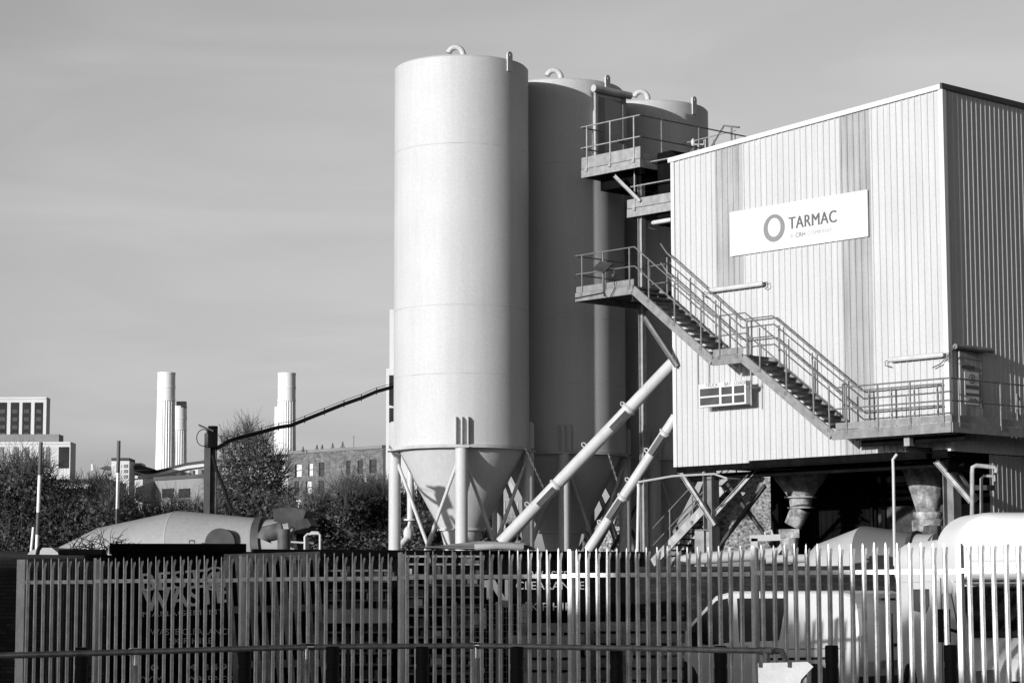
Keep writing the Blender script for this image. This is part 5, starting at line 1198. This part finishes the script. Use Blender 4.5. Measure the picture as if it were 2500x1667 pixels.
for x0, y0, x1, y1, hf in ((677, 1065, 693, 1096, 2), (708, 1063, 719, 1094, 2), (732, 1061, 744, 1093, 1), (795, 1057, 804, 1089, 1), (821, 1056, 832, 1087, 1), (848, 1054, 864, 1086, 1), (676, 1105, 686, 1137, 1), (702, 1104, 716, 1135, 2), (731, 1102, 743, 1134, 1), (795, 1098, 803, 1124, 1), (832, 1096, 842, 1124, 2), (676, 1146, 690, 1170, 2), (708, 1145, 722, 1170, 2)): bwin(x0, y0, x1, y1, hf)
panel(bk, a, d, n, 757, 1118, 784, 1060, "brick_far", "recessed_panel", .03, .08)
for x, h in ((696, 14), (728, 16), (740, 16), (764, 18), (787, 20)):
    p = P(x, np.interp(x, [662, 880], [1041, 1027]), 340); b = MB(); hh_ = h * 340 / F * K
    b.tube([p, p + EZ * hh_], .06, 4)
    for k in range(9):
        z = hh_ * (.15 + .09 * k); r_ = (1 - k / 10) * hh_ * .3
        for s_ in (-1, 1): b.tube([p + EZ * z, p + V(s_ * r_, rng.normal() * .2, z + r_ * .3)], .035, 3)
    b.build("roof_sapling", M["bark"], label="thin bare sapling on the brick building roof, %s" % {696: "bushy one at its left end", 728: "left one of the close pair", 740: "right one of the close pair", 764: "fourth from the left", 787: "tallest, fifth from the left"}[x], cat="sapling", group="bare saplings on the brick roof")
b = MB(); p = P(812, 1030, 338); b.tube([p, p + EZ * 1.9], .07, 5); b.bar(p + V(-.4, 0, 1.7), p + V(.4, 0, 1.7), .05, .05); b.build("roof_aerial", M["midgrey"], label="small aerial mast on the brick building roof right of the saplings", cat="aerial")
# tall white block just left of the nearest silo
wt = thing("white_tower_block", V(P(900, 1000, 260)[0], 260, 0), "white tower block edge with dark balcony slots showing left of the nearest silo", "building")
p = P(895, 711, 262); q = P(887, 846, 260)
xx1 = P(990, 900, 260)[0]
MB().prism([V(p[0], 262, 0), V(xx1, 262, 0), V(xx1, 262, p[2]), V(p[0], 262, p[2])], V(0, 14, 0)).build("tower", M["sign"], wt)
MB().prism([V(q[0], 260, 0), V(xx1 - 1.5, 260, 0), V(xx1 - 1.5, 260, q[2]), V(q[0], 260, q[2])], V(0, 1.95, 0)).build("lower_tower", M["sign"], wt)
for y0, y1 in ((862, 930), (937, 970)):
    c = [P(894, y0, 259.7), P(975, y1, 259.7)]; MB().box((c[0] + c[1]) / 2, (abs(c[1][0] - c[0][0]), .5, abs(c[0][2] - c[1][2]))).build("balcony_slot", M["dark_panel"], wt)

# ------------------------------------------------------------------ vegetation
def leaves(blobs, n, size, seed, flat=.6):
    """many small leaf-sized faces spread through ellipsoid clumps: blobs = (centre, (rx, ry, rz), weight)"""
    r = np.random.default_rng(seed); b = MB(); w = np.array([q[2] for q in blobs], float); w /= w.sum()
    ids = r.choice(len(blobs), n, p=w); C_ = np.array([q[0] for q in blobs])[ids]; R_ = np.array([q[1] for q in blobs])[ids]
    u = r.normal(size=(n, 3)); u /= np.linalg.norm(u, axis=1)[:, None]; rad = r.random(n) ** .42 * (.75 + .5 * r.random(n))
    pos = C_ + u * R_ * rad[:, None] + r.normal(size=(n, 3)) * size * .8
    a = r.normal(size=(n, 3)); a /= np.linalg.norm(a, axis=1)[:, None]; c = np.cross(a, r.normal(size=(n, 3))); c /= np.linalg.norm(c, axis=1)[:, None] + 1e-9
    s = size * (.35 + 1.3 * r.random(n) ** 1.6)[:, None]
    v = np.stack([pos - a * s, pos - c * s * flat, pos + a * s, pos + c * s * flat], 1).reshape(-1, 3)
    v[:, 2] = np.maximum(v[:, 2], .0)
    b.v = v.tolist(); b.f = [(4 * i, 4 * i + 1, 4 * i + 2, 4 * i + 3) for i in range(n)]; b.sm = [False] * n
    return b
def twigs(blobs, n, L, seed, r_=.02):
    r = np.random.default_rng(seed); b = MB()
    for i in range(n):
        c, R_, _ = blobs[r.integers(len(blobs))]; u = r.normal(size=3); u /= np.linalg.norm(u); u[2] = abs(u[2])
        p = V(*c) + u * V(*R_) * .55; d = unit(u + V(0, 0, .8) + r.normal(size=3) * .5); l = L * (.5 + r.random())
        m_ = p + d * l * .5 + r.normal(size=3) * l * .06
        b.tube([p, m_, p + d * l + r.normal(size=3) * l * .12], [r_, r_ * .7, r_ * .3], 3, False)
        for k in range(2):
            d2 = unit(d + r.normal(size=3) * .7); b.tube([m_, m_ + d2 * l * .4], [r_ * .6, r_ * .25], 3, False)
    return b
def blob_px(pts, Y, ry):
    out = []
    for x, y, rx, rzp in pts:
        p = P(x, y, Y); s = Y * K / F; out.append((V(p[0], Y + rng.normal() * ry * .4, p[2]), (rx * s, ry, rzp * s), rx * rzp))
    return out
# scrub bank, left
sb = blob_px([(-20, 1170, 60, 80), (40, 1130, 55, 50), (60, 1190, 80, 70), (120, 1160, 60, 55), (170, 1190, 70, 60), (20, 1100, 40, 25), (110, 1115, 45, 28), (225, 1165, 50, 28), (240, 1200, 70, 60), (300, 1205, 55, 34), (350, 1200, 60, 30), (400, 1195, 55, 24), (450, 1190, 50, 24), (300, 1230, 80, 50), (420, 1230, 90, 50), (180, 1120, 30, 18), (300, 1165, 22, 14), (205, 1145, 25, 16), (70, 1085, 25, 14), (-20, 1250, 80, 40), (80, 1255, 90, 40), (180, 1255, 80, 35), (-60, 1200, 60, 70)], 105, 5)
sc_ = thing("scrub_thicket", V(-16, 105, 0), "dark tangled scrub thicket rising behind the left wall and mixer drum", "shrubs")
sc_["kind"] = "stuff"
leaves(sb, 46000, .08, 21).build("foliage", M["leaf"], sc_); twigs(sb, 2600, 1.0, 22, .016).build("twigs", M["bark"], sc_)
# dark core so the thicket is dense low down
def trunkset(t, base, tops, r0, m="bark"):
    for tp in tops:
        mid = lerp(base, tp, .5) + V(rng.normal() * .3, rng.normal() * .3, .2)
        MB().tube([base, lerp(base, mid, .5), mid, tp], [r0, r0 * .8, r0 * .5, r0 * .12], 8).build("limb", M[m], t)
def tree(name, label, Y, pts, n, size, trunk_px, seed, m="leaf2", ry=2.2, cat="tree", tw=250, twl=1.4, group=None):
    bl = blob_px(pts, Y, ry); p = P(trunk_px, 1200, Y); base = V(p[0], Y, 0); t = thing(name, base, label, cat, group)
    MB().tube([base, lerp(base, V(*bl[0][0]), .45)], [.24, .15], 10).build("trunk", M["bark"], t)
    trunkset(t, lerp(base, V(*bl[0][0]), .4), [V(*c) + V(0, 0, R_[2] * .5) for c, R_, _ in bl[:7]], .11)
    leaves(bl, n, size, seed).build("crown", M[m], t); twigs(bl, tw, twl, seed + 1, .014).build("twigs", M["bark"], t); return t
tree("broadleaf_tree", "loose crowned tree between the steel mast and the brick building, right chimney behind it", 115,
     [(565, 1090, 60, 50), (545, 1045, 45, 30), (590, 1050, 45, 28), (520, 1075, 30, 28), (548, 1012, 26, 16), (530, 1030, 18, 14), (610, 1080, 40, 30), (560, 1140, 75, 40), (520, 1130, 45, 40), (620, 1130, 45, 45), (640, 1095, 18, 14), (575, 1003, 12, 10), (600, 1020, 18, 12), (630, 1060, 16, 12), (650, 1150, 30, 35)], 11500, .065, 565, 31, tw=900, twl=.9)
tree("bramble_bush", "dense dark bush behind the mast foot and left of the charging hopper", 100, [(520, 1180, 60, 30), (580, 1175, 55, 35), (470, 1185, 40, 25), (620, 1200, 55, 40), (550, 1210, 90, 40), (660, 1180, 40, 25)], 18000, .08, 560, 41, "leaf", cat="bush", twl=.7)
tree("bramble_bush", "wide twiggy bush filling the space below the brick building beside the silo leg", 98, [(750, 1205, 55, 38), (700, 1212, 40, 32), (810, 1180, 50, 42), (860, 1185, 45, 48), (800, 1142, 18, 12), (850, 1140, 22, 14), (885, 1152, 26, 20), (910, 1190, 45, 55), (735, 1170, 20, 10), (770, 1235, 110, 40), (880, 1240, 80, 40), (960, 1190, 50, 60)], 28000, .075, 800, 51, "leaf", cat="bush", tw=1900, twl=.9)
tree("bramble_bush", "dark bush seen low between the legs of the nearest silo", 95, [(1010, 1210, 50, 45), (1090, 1215, 60, 40), (1150, 1230, 50, 35), (960, 1230, 50, 40)], 9000, .08, 1030, 61, "leaf", cat="bush", tw=100, twl=.7)
# bare twiggy shrub on the wall top at left
tsb = thing("bare_shrub", V(P(225, 1262, 44.5)[0], 44.2, 0), "small leafless twiggy shrub on the wall before the left mixer drum", "shrub")
b = MB(); r_ = np.random.default_rng(5); c0 = P(222, 1264, 44.3)
for i in range(46):
    d = unit(V(r_.normal() * .9 + .35, r_.normal() * .3, .45 + abs(r_.normal()) * .5)); p = c0 + V(r_.normal() * .3, 0, 0); pts = [p]
    for k in range(5): d = unit(d + V(*r_.normal(size=3)) * .35); pts.append(pts[-1] + d * .11)
    b.tube(pts, [.009, .008, .007, .006, .005, .003], 4, False)
b.build("twigs", M["hose"], tsb)
MB().tube([V(c0[0], 44.3, 0), c0], .02, 6).build("stem", M["bark"], tsb)

# ------------------------------------------------------------------ added unseen house blocks behind the camera, sized to shade the fence
def shade(name, label, pxs, Dp, ztop_at, dist, thick, w0, w1, cat="building"):
    pass
SH = V(-SUNV[0], -SUNV[1], 0); SHn = unit(SH); TE = math.tan(SUN_EL)
def caster(label, xa, xb, zs, back, dep=6.0):
    """added unseen block whose roof shadow reaches height zs on the fence between fence columns xa..xb (2500 px)"""
    A_, B_ = FP(fs(xa), 0, 0) + SHn * back, FP(fs(xb), 0, 0) + SHn * back; h = zs + back * TE
    t = thing("added_shade_house", A_, label, "house", "added house blocks behind the camera that shade the fence")
    d = unit(B_ - A_); n = V(-d[1], d[0], 0); n = n if np.dot(n, SHn) > 0 else -n
    MB().prism([A_, B_, B_ + EZ * h, A_ + EZ * h], n * dep).build("wall", M["brick_far"], t)
    MB().prism([A_ + EZ * h - d * .2, A_ + EZ * h + n * dep - d * .2, A_ + EZ * (h + .0) + n * dep * .5 + EZ * .3 - d * .2], (B_ - A_) + d * .4).build("roof", M["roofdark"], t)
    return t
caster("tall added brown brick shade house behind the camera at the left end of the row", -900, 480, 3.5, 44)
caster("added brown brick house behind the camera shading the left of the fence", 480, 1120, 2.7, 44)
caster("added brown brick house behind the camera shading the middle of the fence", 1130, 1480, 1.75, 44)
caster("added brown brick house behind the camera shading the right of the fence", 1480, 1900, 2.5, 44)
caster("low added brown brick shade house behind the camera at the right of the row", 1900, 2950, .9, 44)
